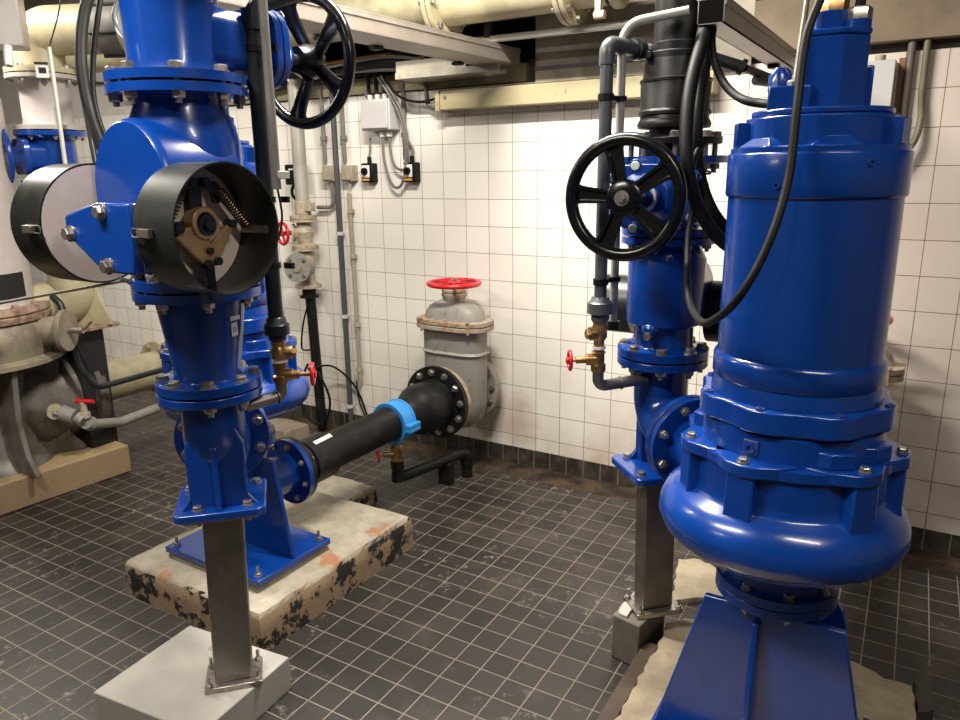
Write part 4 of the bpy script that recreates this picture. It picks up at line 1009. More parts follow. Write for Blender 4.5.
b = MB(); b.tube(fillet([(1.294, -1.546, 1.225), (1.294, -1.546, 2.005), (1.335, -1.38, 2.005), (1.42, -1.38 + 0.05, 2.0)], 0.03), 0.0185, 22); t.add('pipe_body', b, GREYPVC)
b = MB(); b.lathe([(0.023, 1.225), (0.026, 1.23), (0.026, 1.245), (0.038, 1.25), (0.038, 1.282), (0.030, 1.288), (0.025, 1.30)], (1.294, -1.546, 0), n=28); t.add('coupling', b, GREYPVC)
b = MB(); b.tube(fillet([(1.294, -1.546, 1.95), (1.294, -1.546, 2.005), (1.325, -1.43, 2.005)], 0.03), 0.0225, 24); t.add('elbow', b, GREYPVC)
b = MB(); b.cyl((1.325, -1.425, 2.004), (1.331, -1.395, 2.004), 0.031, n=24); t.add('union_nut', b, DARKPVC)
t = Thing('vent_pipe', 'slim pale grey pipe bending over towards the cable trunking, right stack', 'pipe', (1.309, -1.472, 1.20))
b = MB(); b.tube(fillet([(1.309, -1.472, 1.20), (1.309, -1.472, 2.065), (1.485, -1.44, 2.085)], 0.06, 9), 0.0125, 18); t.add('pipe_body', b, LIGHTPIPE)
b = MB(); b.cyl((1.309, -1.472, 1.19), (1.309, -1.472, 1.215), 0.02, n=20); t.add('end_fitting', b, DARKPVC)
for z in (1.865, 1.345):
    b = MB(); b.ring((1.294, -1.546, z - 0.009), (1.294, -1.546, z + 0.009), 0.023, 0.0182, 24); b.cyl((1.296, -1.53, z), (1.306, -1.484, z), 0.008, n=12); b.ring((1.309, -1.472, z - 0.007), (1.309, -1.472, z + 0.007), 0.018, 0.0133, 20); t.add('pipe_clip', b, BLACKR)

# ================================================================== on the tiled wall
t = Thing('wall_riser', 'pale grey steel pipe with old flanged valves on the wall, behind the left stack', 'pipe', (-1.29, -0.12, 0.95))
b = MB(); b.cyl((-1.29, -0.12, 1.50), (-1.29, -0.12, 3.09), 0.042, n=28); t.add('pipe_body', b, LIGHTPIPE)
b = MB(); b.lathe([(0.05, 1.42), (0.05, 1.50), (0.042, 1.505)], (-1.29, -0.12, 0), n=28); b.box((-1.25, -0.15, 1.44), (-1.20, -0.10, 1.49)); t.add('coupling', b, VTAN, bev=0.003)
b = MB(); b.lathe([(0.085, 1.392), (0.085, 1.412), (0.05, 1.416), (0.045, 1.42)], (-1.29, -0.12, 0), n=32)
b.lathe([(0.085, 1.21), (0.085, 1.226), (0.045, 1.24), (0.05, 1.28), (0.062, 1.31), (0.045, 1.35), (0.045, 1.37), (0.085, 1.374), (0.085, 1.389)], (-1.29, -0.12, 0), n=32)
b.cyl((-1.29, -0.12, 1.305), (-1.335, -0.16, 1.305), 0.048, 0.04, n=28); b.cyl((-1.335, -0.16, 1.305), (-1.345, -0.168, 1.305), 0.058, n=28)
t.add('globe_valve', b, VTAN)
b = MB(); b.cyl((-1.345, -0.168, 1.305), (-1.365, -0.23, 1.305), 0.014, n=14); t.add('stem', b, BRASS)
hw = Vector((-1.365, -0.235, 1.305)); dv = Vector((-0.25, -0.95, 0)); M = zframe(hw, dv)
b = MB(); b.torus(hw, dv, 0.066, 0.010, 36, 10); b.cyl(hw, M @ Vector((0, 0, 0.015)), 0.018)
for k in range(4): b.tube([M @ Vector((0, 0, 0)), M @ Vector((0.06 * math.cos(k * PI / 2 + .3), 0.06 * math.sin(k * PI / 2 + .3), 0))], 0.008, 8)
t.add('handwheel', b, RED)
b = MB(); b.lathe([(0.085, 0.955), (0.085, 0.972), (0.048, 0.99), (0.045, 1.05), (0.062, 1.10), (0.05, 1.16), (0.045, 1.19), (0.085, 1.194), (0.085, 1.208)], (-1.29, -0.12, 0), n=32)
dv = Vector((0.25, -0.95, 0.05)).normalized(); c = Vector((-1.29, -0.12, 1.09))
b.cyl(c, c + dv * 0.105, 0.060, 0.068, n=28); t.add('strainer_valve', b, VTAN)
b = MB(); b.cyl(c + dv * 0.105, c + dv * 0.125, 0.092, n=36); b.cyl(c + dv * 0.125, c + dv * 0.135, 0.03, n=20); fl = t.add('cover_flange', b, VGREY, bev=0.002)
bolt_ring(t, c + dv * 0.125, dv, 0.068, 4, 0.0, 0.011, phase=0.5)
single('wall_pipe', (lambda b: (b.cyl((-1.285, -0.12, 0.953), (-1.285, -0.12, 0.90), 0.045, n=24), b.cyl((-1.285, -0.12, 0.905), (-1.285, -0.12, 0.89), 0.062, n=24), b.cyl((-1.28, -0.12, 0.90), (-1.25, -0.12, 0.0), 0.033, n=24), b)[-1])(MB()), BLACKP,
       'black plastic pipe dropping to the floor from the old flanged valves', 'pipe')
t = Thing('wall_pipe', 'dark grey pipe running down the whole tiled wall, left of the grey wall valve', 'pipe', (-1.068, -0.035, -0.012))
b = MB(); b.tube([(-1.068, -0.035, -0.01), (-1.068, -0.035, 2.3)], 0.018, 16); t.add('pipe_tube', b, GREYPVC)
for z in (0.16, 0.77, 1.30):
    b = MB(); b.ring((-1.068, -0.035, z - .011), (-1.068, -0.035, z + .011), 0.025, 0.0175, 20); b.box((-1.078, -0.02, z - .01), (-1.058, 0.0, z + .01)); t.add('pipe_clip', b, WHITEBOX)
t = Thing('wall_conduit', 'tan conduit with clips on the tiled wall, right of the full height dark pipe', 'conduit', (-0.98, -0.025, 0.33))
b = MB(); b.tube([(-0.975, -0.025, 0.33), (-0.985, -0.025, 1.55)], 0.014, 14); t.add('conduit_tube', b, TANBOX)
for z in (1.44, 1.16, 0.72, 0.42):
    b = MB(); b.ring((-0.98, -0.025, z - .012), (-0.98, -0.025, z + .012), 0.022, 0.0135, 20); b.box((-0.99, -0.01, z - .01), (-0.97, 0.0, z + .01)); t.add('conduit_clip', b, VTAN)
for k, (xx, z0, z1, lab) in enumerate([(-1.395, 1.83, 2.3, 'leftmost'), (-1.165, 1.74, 2.3, 'next to the grey pipe'), (-1.005, 1.74, 2.3, 'above the right beige box'), (-0.80, 2.09, 2.3, 'above the pale junction box, at its left'), (-0.545, 1.74, 2.25, 'above the right rotary switch')]):
    b = MB(); b.tube([(xx, -0.025, z0), (xx, -0.025, z1)], 0.013, 12); b.ring((xx, -0.025, 1.865 if z0 < 1.86 else z0 + .01), (xx, -0.025, 1.89 if z0 < 1.86 else z0 + .035), 0.021, 0.0125, 18)
    single('wall_conduit', b, CONDUIT, 'short grey conduit high on the tiled wall, ' + lab, 'conduit', 'conduits at the top of the tiled wall')
# isolator boxes
def small_box(x0, x1, z0, z1, label, mat, d=0.06):
    t = Thing('terminal_box', label, 'box', ((x0 + x1) / 2, 0, z0), 'small boxes on the tiled wall')
    b = MB(); b.box((x0, -d, z0), (x1, 0, z1)); t.add('box_body', b, mat, bev=0.004)
    b = MB(); b.box((x0 + .008, -d - 0.008, z0 + .008), (x1 - .008, -d, z1 - .008)); t.add('box_lid', b, mat, bev=0.003)
    b = MB(); b.cyl(((x0 + x1) / 2, -d / 2, z0), ((x0 + x1) / 2, -d / 2, z0 - 0.03), 0.012, n=14); t.add('cable_gland', b, mat)
    return t
small_box(-1.165, -1.075, 1.62, 1.715, 'small beige junction box left of the dark grey wall pipe', TANBOX)
small_box(-1.01, -0.925, 1.62, 1.715, 'small beige junction box right of the dark grey wall pipe', TANBOX)
t = Thing('isolator_box', 'black control box with coiled cable left of the pale grey wall pipe', 'box', (-1.43, 0, 1.52))
b = MB(); b.box((-1.455, -0.09, 1.60), (-1.345, 0, 1.725)); t.add('box_body', b, BLACKR, bev=0.005)
b = MB(); b.box((-1.42, -0.093, 1.69), (-1.38, -0.09, 1.70)); t.add('label', b, WHITE)
b = MB(); b.torus((-1.37, -0.06, 1.555), (0.3, -1, 0), 0.052, 0.010, 36, 8); t.add('cable_coil', b, BLACKR)
for x0, lab in ((-0.87, 'black rotary switch with white dial, left of the two under the junction box'), (-0.555, 'black rotary switch with white dial, right of the two under the junction box')):
    t = Thing('rotary_switch', lab, 'switch', (x0 + 0.05, 0, 1.615), 'rotary switches on the tiled wall')
    b = MB(); b.box((x0 + 0.012, -0.055, 1.612), (x0 + 0.100, 0, 1.724)); t.add('box_body', b, BLACKR, bev=0.008)
    b = MB(); b.box((x0 + 0.018, -0.060, 1.640), (x0 + 0.078, -0.050, 1.712)); t.add('dial_plate', b, WHITE, bev=0.004)
    b = MB(); b.cyl((x0 + 0.048, -0.060, 1.676), (x0 + 0.048, -0.074, 1.676), 0.021, n=24); b.box((x0 + 0.042, -0.084, 1.657), (x0 + 0.054, -0.072, 1.695)); t.add('rotary_knob', b, BLACKR)
    b = MB(); b.box((x0 + 0.022, -0.058, 1.622), (x0 + 0.075, -0.050, 1.634)); t.add('orange_mark', b, ORANGE)
    b = MB(); b.cyl((x0 + 0.065, -0.035, 1.722), (x0 + 0.065, -0.035, 1.76), 0.013, n=14); t.add('cable_gland', b, BLACKR)
    b = MB(); b.tube([(x0 + 0.065, -0.035, 1.76), (x0 + 0.07, -0.028, 1.80), (-0.80 if x0 < -0.7 else -0.545, -0.025, 1.87)], 0.006, 8)
    t.add('cable', b, CONDUIT)
DX = 0.035
t = Thing('junction_box', 'pale grey square junction box with four black cables on the tiled wall', 'box', (-0.72, 0, 1.90))
b = MB(); b.box((-0.835 + DX, -0.10, 1.905), (-0.625 + DX, 0, 2.075)); t.add('box_body', b, WHITEBOX, bev=0.006)
b = MB(); b.box((-0.825 + DX, -0.112, 1.915), (-0.635 + DX, -0.10, 2.065)); t.add('box_lid', b, WHITEBOX, bev=0.004)
for xx in (-0.765, -0.71, -0.655, -0.61):
    b = MB(); b.cyl((xx, -0.05, 2.075), (xx, -0.05, 2.105), 0.016, n=16); t.add('cable_gland', b, WHITEBOX)
for xx in (-0.685, -0.635):
    b = MB(); b.cyl((xx, -0.05, 1.905), (xx, -0.05, 1.87), 0.018, n=16); t.add('cable_gland', b, WHITEBOX)
def cable(name, pts, r, mat, label, cat='cable', group=None, k=8, n=10):
    b = MB(); b.tube(spline(pts, k), r, n)
    return single(name, b, mat, label, cat, group)
G = 'black cables entering the junction box'
for i, (xx, zt) in enumerate(((-0.765, 2.25), (-0.71, 2.26), (-0.655, 2.24))):
    cable('power_cable', [(xx, -0.05, 2.10), (xx, -0.06, 2.17), (xx + 0.05, -0.10, zt), (xx + 0.16, -0.16, zt + 0.025), (xx + 0.36, -0.18, 2.28)], 0.011, BLACKR, 'black cable arching into the top of the pale junction box, ' + ('left', 'middle', 'right')[i] + ' one', 'cable', G)
cable('power_cable', [(-0.685, -0.05, 1.875), (-0.68, -0.05, 1.74), (-0.63, -0.05, 1.60), (-0.56, -0.05, 1.60), (-0.515, -0.06, 1.75), (-0.54, -0.07, 1.98), (-0.66, -0.10, 2.19)], 0.008, CONDUIT, 'grey cable looping deepest below the junction box', 'cable')
cable('power_cable', [(-0.635, -0.05, 1.875), (-0.63, -0.05, 1.78), (-0.60, -0.05, 1.70), (-0.53, -0.05, 1.69), (-0.495, -0.07, 1.80), (-0.52, -0.08, 2.0), (-0.64, -0.10, 2.20)], 0.008, CONDUIT, 'grey cable making the upper loop below the junction box', 'cable')
cable('power_cable', [(-0.66, -0.10, 2.22), (-0.52, -0.09, 2.08), (-0.38, -0.08, 2.045), (-0.26, -0.07, 2.065)], 0.007, BLACKR, 'black cable sagging from the junction box to the cream trunking', 'cable')
cable('earth_cable', [(-1.275, -0.19, 0.42), (-1.15, -0.10, 0.44), (-1.02, -0.03, 0.30), (-0.93, -0.02, 0.08), (-0.92, -0.02, 0.0)], 0.007, BLACKR, 'thin black cable looping from the black wall pipe to the floor', 'cable')
cable('earth_cable', [(-1.30, -0.165, 0.45), (-1.38, -0.16, 0.30), (-1.36, -0.17, 0.10), (-1.20, -0.17, 0.05), (-1.13, -0.16, 0.22), (-1.20, -0.175, 0.40), (-1.275, -0.19, 0.43)], 0.008, BLACKR, 'coil of black cable around the foot of the black wall pipe', 'cable')
cable('earth_cable', [(-1.015, -0.02, 0.34), (-1.0, -0.02, 0.2), (-0.93, -0.02, 0.05), (-0.90, -0.02, 0.0)], 0.005, BLACKR, 'thin black cable leaving the lower end of the tan conduit', 'cable')
cable('earth_cable', [(-1.26, -0.16, 0.86), (-1.32, -0.16, 0.72), (-1.38, -0.13, 0.55), (-1.35, -0.12, 0.53), (-1.27, -0.155, 0.55)], 0.006, BLACKR, 'short black loop of cable on the upper part of the black wall pipe', 'cable')
single('conduit_elbow', (lambda b: (b.tube(fillet([(-1.24, -0.04, 1.46), (-1.10, -0.04, 1.46), (-1.10, -0.05, 1.61)], 0.05), 0.012, 12), b)[1])(MB()), CONDUIT, 'bent grey conduit under the left beige junction box', 'conduit')
t = Thing('pipe_pot', 'old grey stone block on the floor by the foot of the black wall pipe', 'block', (-1.230, -0.300, 0.079))
t.add('block', (lambda b: (b.prism([(-0.17, -0.10), (0.13, -0.12), (0.16, 0.08), (-0.05, 0.10), (-0.18, 0.06)], Matrix.Translation((-1.36, -0.36, 0)), 0.0, 0.085, 0.92), b)[1])(MB()), simple('weathered stone', (0.25, 0.20, 0.15), 0.8, 0, 0.3, 9, bmp=0.4), bev=0.008)
t.loc

# cream trunking lamp housing, tray, sheet
t = Thing('cable_trunking', 'long cream rust-spotted trunking fixed along the top of the tiles', 'trunking', (0.6, 0, 1.985))
b = MB(); b.box((-0.235, -0.115, 1.992), (1.22, 0, 2.088)); t.add('channel', b, TRUNK, bev=0.004)
b = MB(); b.box((-0.262, -0.122, 1.985), (-0.235, 0.0, 2.094)); t.add('end_cap', b, TRUNK, bev=0.003)
b = MB(); b.cyl((-0.20, -0.1155, 2.055), (-0.20, -0.119, 2.055), 0.010, n=16); t.add('screw', b, STEEL)
b = MB(); b.cyl((-0.262, -0.06, 2.02), (-0.31, -0.06, 2.02), 0.024, n=18); b.tube(fillet([(-0.30, -0.06, 2.02), (-0.36, -0.05, 2.03), (-0.38, -0.04, 2.20)], 0.03), 0.013, 12); t.add('conduit_entry', b, CONDUIT)
single('metal_sheet', bx((0.306, -0.045, 2.098), (1.36, -0.03, 2.42)), SHEET, 'stained metal sheet on the wall above the cream trunking', 'panel', bev=0.002)
single('flat_bar', bx((0.306, -0.052, 2.158), (0.95, -0.045, 2.176)), simple('violet grey band', (0.10, 0.09, 0.10), 0.5, 0, 0.2, 8), 'dark grey flat bar across the stained metal sheet', 'bar')
t = Thing('cable_tray', 'galvanised ceiling channel running to the wall, in the middle of the room', 'channel', (0.16, -1.9, 2.15))
def channel(t, x0, x1, y0, y1, z0, z1, skew=0.0):
    th = 0.004
    def q(lo, hi):
        b = MB(); (a, c, e), (d, f, g) = lo, hi
        b.grid([[(a + skew * (c - y1), c, z), (d + skew * (c - y1), c, z), (d + skew * (f - y1), f, z), (a + skew * (f - y1), f, z)] for z in (e, g)], cap0=True, cap1=True); return b
    t.add('channel_base', q((x0, y0, z0), (x1, y1, z0 + th)), GALV)
    t.add('channel_side', q((x1 - th, y0, z0), (x1, y1, z1)), GALV)
    t.add('channel_side', q((x0, y0, z0), (x0 + th, y1, z1)), GALV)
    t.add('channel_lid', q((x0 - 0.004, y0, z1), (x1 + 0.004, y1, z1 + 0.006)), GALV)
    t.add('lid_lip', q((x1, y0, z1 - 0.016), (x1 + 0.004, y1, z1 - 0.001)), GALV)
channel(t, 0.05, 0.243, -3.6, -0.09, 2.187, 2.256, 0.055)
for yy in (-1.27, -0.36, -0.95):
    b = MB(); b.box((0.035 + 0.05 * yy, yy - 0.02, 2.172), (0.085 + 0.05 * yy, yy + 0.02, 2.187)); t.add('channel_clip', b, BLACKR, bev=0.003)
t = Thing('galvanised_trunking', 'galvanised trunking with open black end above the right stack', 'trunking', (1.535, -0.7, 2.05))
channel(t, 1.500, 1.572, -1.41, -0.05, 2.050, 2.112)
b = MB(); b.box((1.503, -1.412, 2.053), (1.569, -1.2, 2.111)); t.add('inside_shade', b, DARKV)  # black block fills the end, standing for the shade inside
for yy in (-0.45, -0.2):
    b = MB(); b.box((1.51, yy - 0.02, 2.035), (1.55, yy + 0.03, 2.05)); t.add('channel_clip', b, BLACKR, bev=0.003)
# small tray behind the channel carrying the cable bundle
single('cable_ladder', (lambda b: (b.box((-0.44, -0.22, 2.150), (0.0, -0.02, 2.158)), b.box((-0.44, -0.222, 2.150), (0.0, -0.216, 2.24)), b.box((-0.44, -0.232, 2.150), (0.20, -0.222, 2.183)), b)[-1])(MB()), simple('cream cable tray', (0.48, 0.45, 0.36), 0.5, 0.1, 0.2, 12), 'pale cable tray end left of the galvanised channel', 'tray', bev=0.001)
for i in range(9):
    rnd = random.Random(i)
    z = 2.20 + 0.018 * (i % 5); yy = -0.08 - 0.03 * (i // 2)
    cable('tray_cable', [(-2.6, yy, z + rnd.uniform(-.01, .03)), (-1.8, yy - .03, z + rnd.uniform(-.02, .03)), (-1.1, yy, z + rnd.uniform(-.01, .04)), (-0.55, yy - 0.02, z + 0.02), (-0.3, yy + rnd.uniform(-.02, .02), z - 0.01)],
          0.009 + 0.004 * (i % 2), (BLACKR, DARKPVC, CONDUIT)[i % 3] if i != 4 else ORANGE, ('orange cable' if i == 4 else 'dark cable') + ' in the wall top bundle, ' + ('lowest row', 'second row', 'third row', 'fourth row', 'top row')[i % 5] + (', near the wall' if i < 5 else ', room side'), 'cable', 'cable bundle along the top of the wall', k=5, n=8)
# hangers and thin rail above
single('pipe_rail', (lambda b: (b.cyl((-0.10, -0.3, 2.285), (0.93, -0.3, 2.279), 0.016, n=16), b)[1])(MB()), LIGHTPIPE, 'thin pale rail under the overhead cream pipe', 'rail')
single('hanger_rod', (lambda b: (b.box((0.17, -0.32, 2.29), (0.20, -0.29, 2.8)), b)[1])(MB()), BLACKR, 'black hanger bar behind the overhead cream pipe', 'hanger')
single('recess_shade', bx((-2.6, -0.012, 2.225), (0.9, 0.019, 2.42)), DARKV, 'black strip painted as the shaded recess above the tiles behind the pipes', 'panel')  # flat black box put in for the shade of the recess
single('wall_stone', bx((-0.9, -0.02, 2.425), (1.3, 0.019, 2.56)), simple('ochre plaster', (0.34, 0.28, 0.17), 0.8, 0, 0.3, 12), 'ochre plaster strip behind the overhead cream pipe', 'panel')
# overhead cream pipe
t = Thing('overhead_pipe', 'large cream pipe with flanges running overhead along the wall', 'pipe', (-0.2, -0.40, 2.37))
zc = 2.452
b = MB(); b.cyl((-3.0, -0.4, zc), (0.83, -0.4, zc), 0.108, n=48); t.add('pipe_body', b, CREAM)
for xx in (0.0, 0.66):
    for dx in (-0.016, 0.012):
        b = MB(); b.cyl((xx + dx - 0.011, -0.4, zc), (xx + dx + 0.011, -0.4, zc), 0.168, n=56); t.add('flange', b, CREAM, bev=0.002)
    bolt_ring(t, (xx + 0.023, -0.4, zc), (1, 0, 0), 0.142, 8, 0.05, 0.015, phase=0.2)
b = MB(); b.cyl((0.86, -0.4, zc), (0.89, -0.4, zc), 0.125, n=48); t.add('end_flange', b, CREAM, bev=0.002)
b = MB(); b.cyl((0.83, -0.4, zc), (0.86, -0.4, zc), 0.10, n=40); b.cyl((0.89, -0.4, zc), (0.97, -0.4, zc), 0.09, n=40); t.add('end_cap', b, BLACKR)
b = MB(); b.box((0.80, -0.47, 2.29), (0.825, -0.44, 2.40)); b.cyl((0.795, -0.455, 2.30), (0.84, -0.455, 2.30), 0.018, n=16); b.cyl((0.74, -0.47, 2.425), (0.90, -0.47, 2.425), 0.01, n=12); t.add('lever_arm', b, VTAN)

# ================================================================== third pump far left
X3, Y3 = -2.10, -1.75
single('concrete_plinth', (lambda b: (b.grid([[(px * 1, py, z) for px, py in ((-1.705, -1.23), (-1.80, -2.5), (-2.9, -2.45), (-2.8, -1.15))] for z in (0, 0.163)], cap0=True, cap1=True), b)[1])(MB()), CONC_L,
       'ochre stained concrete plinth under the old brown pump at the left edge', 'plinth', bev=0.008)
t = Thing('old_pump', 'old brown and grey pump with cast legs at the left edge', 'pump', (X3, Y3, 0.163))
b = MB(); b.lathe([(0.30, 0.74), (0.405, 0.735), (0.405, 0.757), (0.36, 0.77), (0.375, 0.82), (0.385, 0.87), (0.37, 0.935), (0.345, 0.96), (0, 0.96)], (X3, Y3, 0), n=72); t.add('pump_casing', b, OLDPUMP, ang=50)
b = MB(); b.lathe([(0.372, 0.958), (0.376, 0.985), (0.366, 0.99), (0.366, 0.998), (0.376, 1.002), (0.372, 1.03), (0, 1.03)], (X3, Y3, 0), n=72); t.add('casing_flange', b, OLDFL)
bolt_ring(t, (X3, Y3, 1.03), (0, 0, 1), 0.335, 16, 0.0, 0.017, mat=OLDFL)
b = MB(); b.lathe([(0.31, 1.03), (0.303, 1.045), (0.30, 1.07), (0.295, 2.05), (0.27, 2.10), (0, 2.10)], (X3, Y3, 0), n=72); lan = t.add('motor_lantern', b, LILAC)
b = MB()
va3 = math.atan2(-3.6016 - Y3, 2.1196 - X3)
rows = [[(X3 + r * math.cos(va3 + math.radians(a)), Y3 + r * math.sin(va3 + math.radians(a)), z) for a in range(12, 62, 5)] for r, z in ((0.297, 1.075), (0.3025, 1.075), (0.3025, 1.20), (0.297, 1.20))]
b.grid(rows, closed_u=False, closed_v=True); t.add('opening_shade', b, OPENSHADE, lan)  # dark patch on the surface paints the shade in the window
# conical drum and flared legs
b = MB(); b.lathe([(0.20, 0.74), (0.19, 0.55), (0.21, 0.25), (0.26, 0.18), (0.28, 0.163)], (X3, Y3, 0), n=60); t.add('pedestal', b, OLDGREY)
for a in range(0, 360, 60):
    S = Matrix.Translation((X3, Y3, 0)) @ Matrix.Rotation(va3 + math.radians(a + 22), 4, 'Z') @ Matrix(((1, 0, 0, 0), (0, 0, -1, 0), (0, 1, 0, 0), (0, 0, 0, 1)))
    b = MB(); b.prism([(0.15, 0.165), (0.44, 0.165), (0.43, 0.19), (0.37, 0.26), (0.33, 0.45), (0.37, 0.738), (0.15, 0.738)], S, -0.014, 0.014); t.add('leg', b, OLDGREY, bev=0.005)
# side port with flat disc facing the room
pd = Vector((math.cos(va3 + math.radians(58)), math.sin(va3 + math.radians(58)), 0)); c = Vector((X3, Y3, 0.885))
b = MB(); b.cyl(c + pd * 0.30, c + pd * 0.46, 0.075, n=32); b.cyl(c + pd * 0.46, c + pd * 0.485, 0.11, n=40); sp = t.add('side_port', b, OLDPUMP, bev=0.003)
b = MB(); b.cyl(c + pd * 0.485, c + pd * 0.56, 0.018, n=16); b.cyl(c + pd * 0.55 + Vector((-0.03, 0, -0.03)), c + pd * 0.55 + Vector((0.06, 0.03, 0.05)), 0.006, n=10); t.add('port_stub', b, STEEL, sp)
# suction bell
b = MB(); b.lathe([(0.17, 0.02), (0.19, 0.12), (0.25, 0.20), (0.262, 0.44), (0.31, 0.452), (0.31, 0.482), (0.295, 0.485), (0.295, 0.512), (0.13, 0.52)], (X3, Y3, 0.447), (0, 1, 0), n=64); t.add('suction_bell', b, OLDGREY, ang=50)
b = MB(); q = Vector((X3 + 0.235, Y3 + 0.22, 0.43)); dn = Vector((0.9, -0.35, 0.1)).normalized(); b.cyl(q - dn * 0.03, q + dn * 0.045, 0.042, n=28); b.hexa(q + dn * 0.045, dn, 0.016, 0.02); t.add('bell_plug', b, VTAN)
t = Thing('drain_line', 'olive grey drain pipe with small red lever valve leaving the old pump', 'pipe', (X3 + 0.28, Y3 + 0.4, 0.25))
q0, q1 = Vector((-1.800, -1.524, 0.426)), Vector((-1.738, -1.493, 0.405))
b = MB(); b.cyl(q0, q1, 0.045, 0.04, n=24); b.tube(fillet([q1, Vector((-1.701, -1.426, 0.350)), Vector((-1.799, -1.205, 0.278)), Vector((-1.794, -0.832, 0.304))], 0.05), 0.027, 16); b.cyl(Vector((-1.724, -1.484, 0.404)), Vector((-1.693, -1.472, 0.383)), 0.038, n=20); b.cyl(Vector((-1.698, -1.454, 0.371)), Vector((-1.706, -1.429, 0.350)), 0.040, n=20); t.add('pipe_body', b, VGREY)
q = Vector((-1.699, -1.461, 0.430)); b = MB(); b.cyl(q - Vector((0, 0, 0.03)), q, 0.03, n=20); b.cyl(q, q + Vector((0, 0, 0.06)), 0.018, n=14); t.add('valve_bonnet', b, VTAN)
b = MB(); q2 = q + Vector((0, 0, 0.065)); b.cyl(q2 - Vector((0.03, 0.02, 0)), q2 + Vector((0.055, 0.03, -0.006)), 0.013, n=10); t.add('lever', b, RED)

t = Thing('suction_pipe', 'cream painted pipe with flanges between the old pump and the wall', 'pipe', (X3, -1.3, 0.32))
b = MB(); b.cyl((X3, -1.228, 0.447), (X3, -0.30, 0.447), 0.118, n=48); t.add('pipe_body', b, CREAM)
b = MB(); b.cyl((X3, -0.72, 0.447), (X3, -0.69, 0.447), 0.18, n=48); b.cyl((X3, -0.685, 0.447), (X3, -0.655, 0.447), 0.18, n=48); t.add('flange', b, CREAM, bev=0.003)
bolt_ring(t, (X3, -0.72, 0.447), (0, -1, 0), 0.15, 8, 0.065, 0.015, mat=OLDFL)
b = MB(); b.cyl((X3, -0.30, 0.447), (X3, 0.0, 0.447), 0.15, n=40); t.add('wall_collar', b, VTAN)
t = Thing('vent_pipe', 'thin olive pipe bent over the cream suction pipe', 'pipe', (-1.798, -1.346, 1.019))
b = MB(); b.tube(fillet([Vector((-1.871, -1.441, 1.050)), Vector((-1.830, -1.427, 1.013)), Vector((-1.764, -1.437, 0.846)), Vector((-1.757, -1.423, 0.678)), Vector((-1.701, -1.369, 0.542)), Vector((-1.828, -0.851, 0.511))], 0.06), 0.017, 14); t.add('pipe_body', b, DARKPVC)
b = MB(); b.tube([Vector((-1.752, -1.418, 0.805)), Vector((-1.697, -1.397, 0.640))], 0.008, 8); t.add('stay', b, BLACKR)

# third riser: cream elbow, grey spool, blue valve, foot on black post
x, y = -1.90, -1.30
t = Thing('riser_elbow', 'big cream elbow with grey sleeve on top of the far left riser', 'elbow', (x, y, 2.19))
b = MB(); b.tube(fillet([(x, y, 2.19), (x, y, 2.385), (x + 0.78, y + 0.30, 2.375)], 0.19, 10), 0.118, 36); b.cyl((x, y, 2.178), (x, y, 2.204), 0.17, n=56); t.add('elbow_body', b, CREAM)
ed = Vector((0.933, 0.359, -0.012)).normalized(); ec = Vector((x, y, 2.385))
b = MB(); b.cyl(ec + ed * 0.40, ec + ed * 0.54, 0.132, n=40); t.add('grey_sleeve', b, CONDUIT, label='grey repair sleeve')
EM = zframe(ec, ed)
for k in range(6):
    a = k * 1.047 + 0.3; b = MB(); b.cyl(EM @ Vector((0.135 * math.cos(a), 0.135 * math.sin(a), 0.395)), EM @ Vector((0.135 * math.cos(a), 0.135 * math.sin(a), 0.545)), 0.009, n=10); t.add('sleeve_bolt', b, DARKPVC)
b = MB(); b.cyl(ec + ed * 0.56, ec + ed * 0.585, 0.165, n=48); t.add('flange', b, CREAM, bev=0.003)
bolt_ring(t, (x, y, 2.204), (0, 0, 1), 0.147, 8, 0.052, 0.015)
b = MB(); M = zframe((-1.710, -1.405, 2.176), (0.78, -0.62, 0.0), (0.62, 0.78, 0)); b.prism([(-0.028, -0.035), (0.028, -0.035), (0.028, 0.035), (-0.028, 0.035)], M, 0, 0.004); lb = t.add('label_plate', b, WHITE, label='small white plate with a dark frame')
b = MB(); b.prism([(-0.030, 0.025), (0.030, 0.025), (0.030, 0.037), (-0.030, 0.037)], M, 0.004, 0.006); b.prism([(-0.015, -0.015), (0.018, -0.015), (0.018, 0.012), (-0.015, 0.012)], M, 0.004, 0.005); t.add('plate_print', b, INK, lb)
t = Thing('riser_spool', 'light grey flanged spool below the cream elbow, far left riser', 'pipe', (x, y, 1.90))
b = MB(); b.lathe([(0.17, 1.903), (0.17, 1.925), (0.125, 1.93), (0.118, 1.95), (0.118, 2.12), (0.128, 2.145), (0.17, 2.152), (0.17, 2.172), (0, 2.172)], (x, y, 0), n=64); t.add('spool_body', b, SPOOL, ang=50)
t = Thing('gate_valve', 'small looking blue gate valve with blue wheel in the far left riser', 'gate valve', (x, y, 1.62))
b = MB(); b.lathe([(0.17, 1.63), (0.17, 1.65), (0.115, 1.66), (0.11, 1.85), (0.165, 1.872), (0.17, 1.875), (0.17, 1.897), (0, 1.897)], (x, y, 0), n=64); t.add('valve_body', b, BLUE, ang=50)
F = zframe((x, y, 1.77), (-0.25, -1, 0), (1, -0.25, 0))
b = MB(); b.grid([[F @ Vector((px * sx, py * sy, h)) for px, py in rrect(1, 1, 0.28, 6)] for h, sx, sy in ((0.0, 0.18, 0.13), (0.13, 0.20, 0.14), (0.14, 0.24, 0.18), (0.165, 0.24, 0.18), (0.18, 0.12, 0.10), (0.22, 0.08, 0.07))], cap0=True, cap1=True); t.add('bonnet', b, BLUE, ang=50)
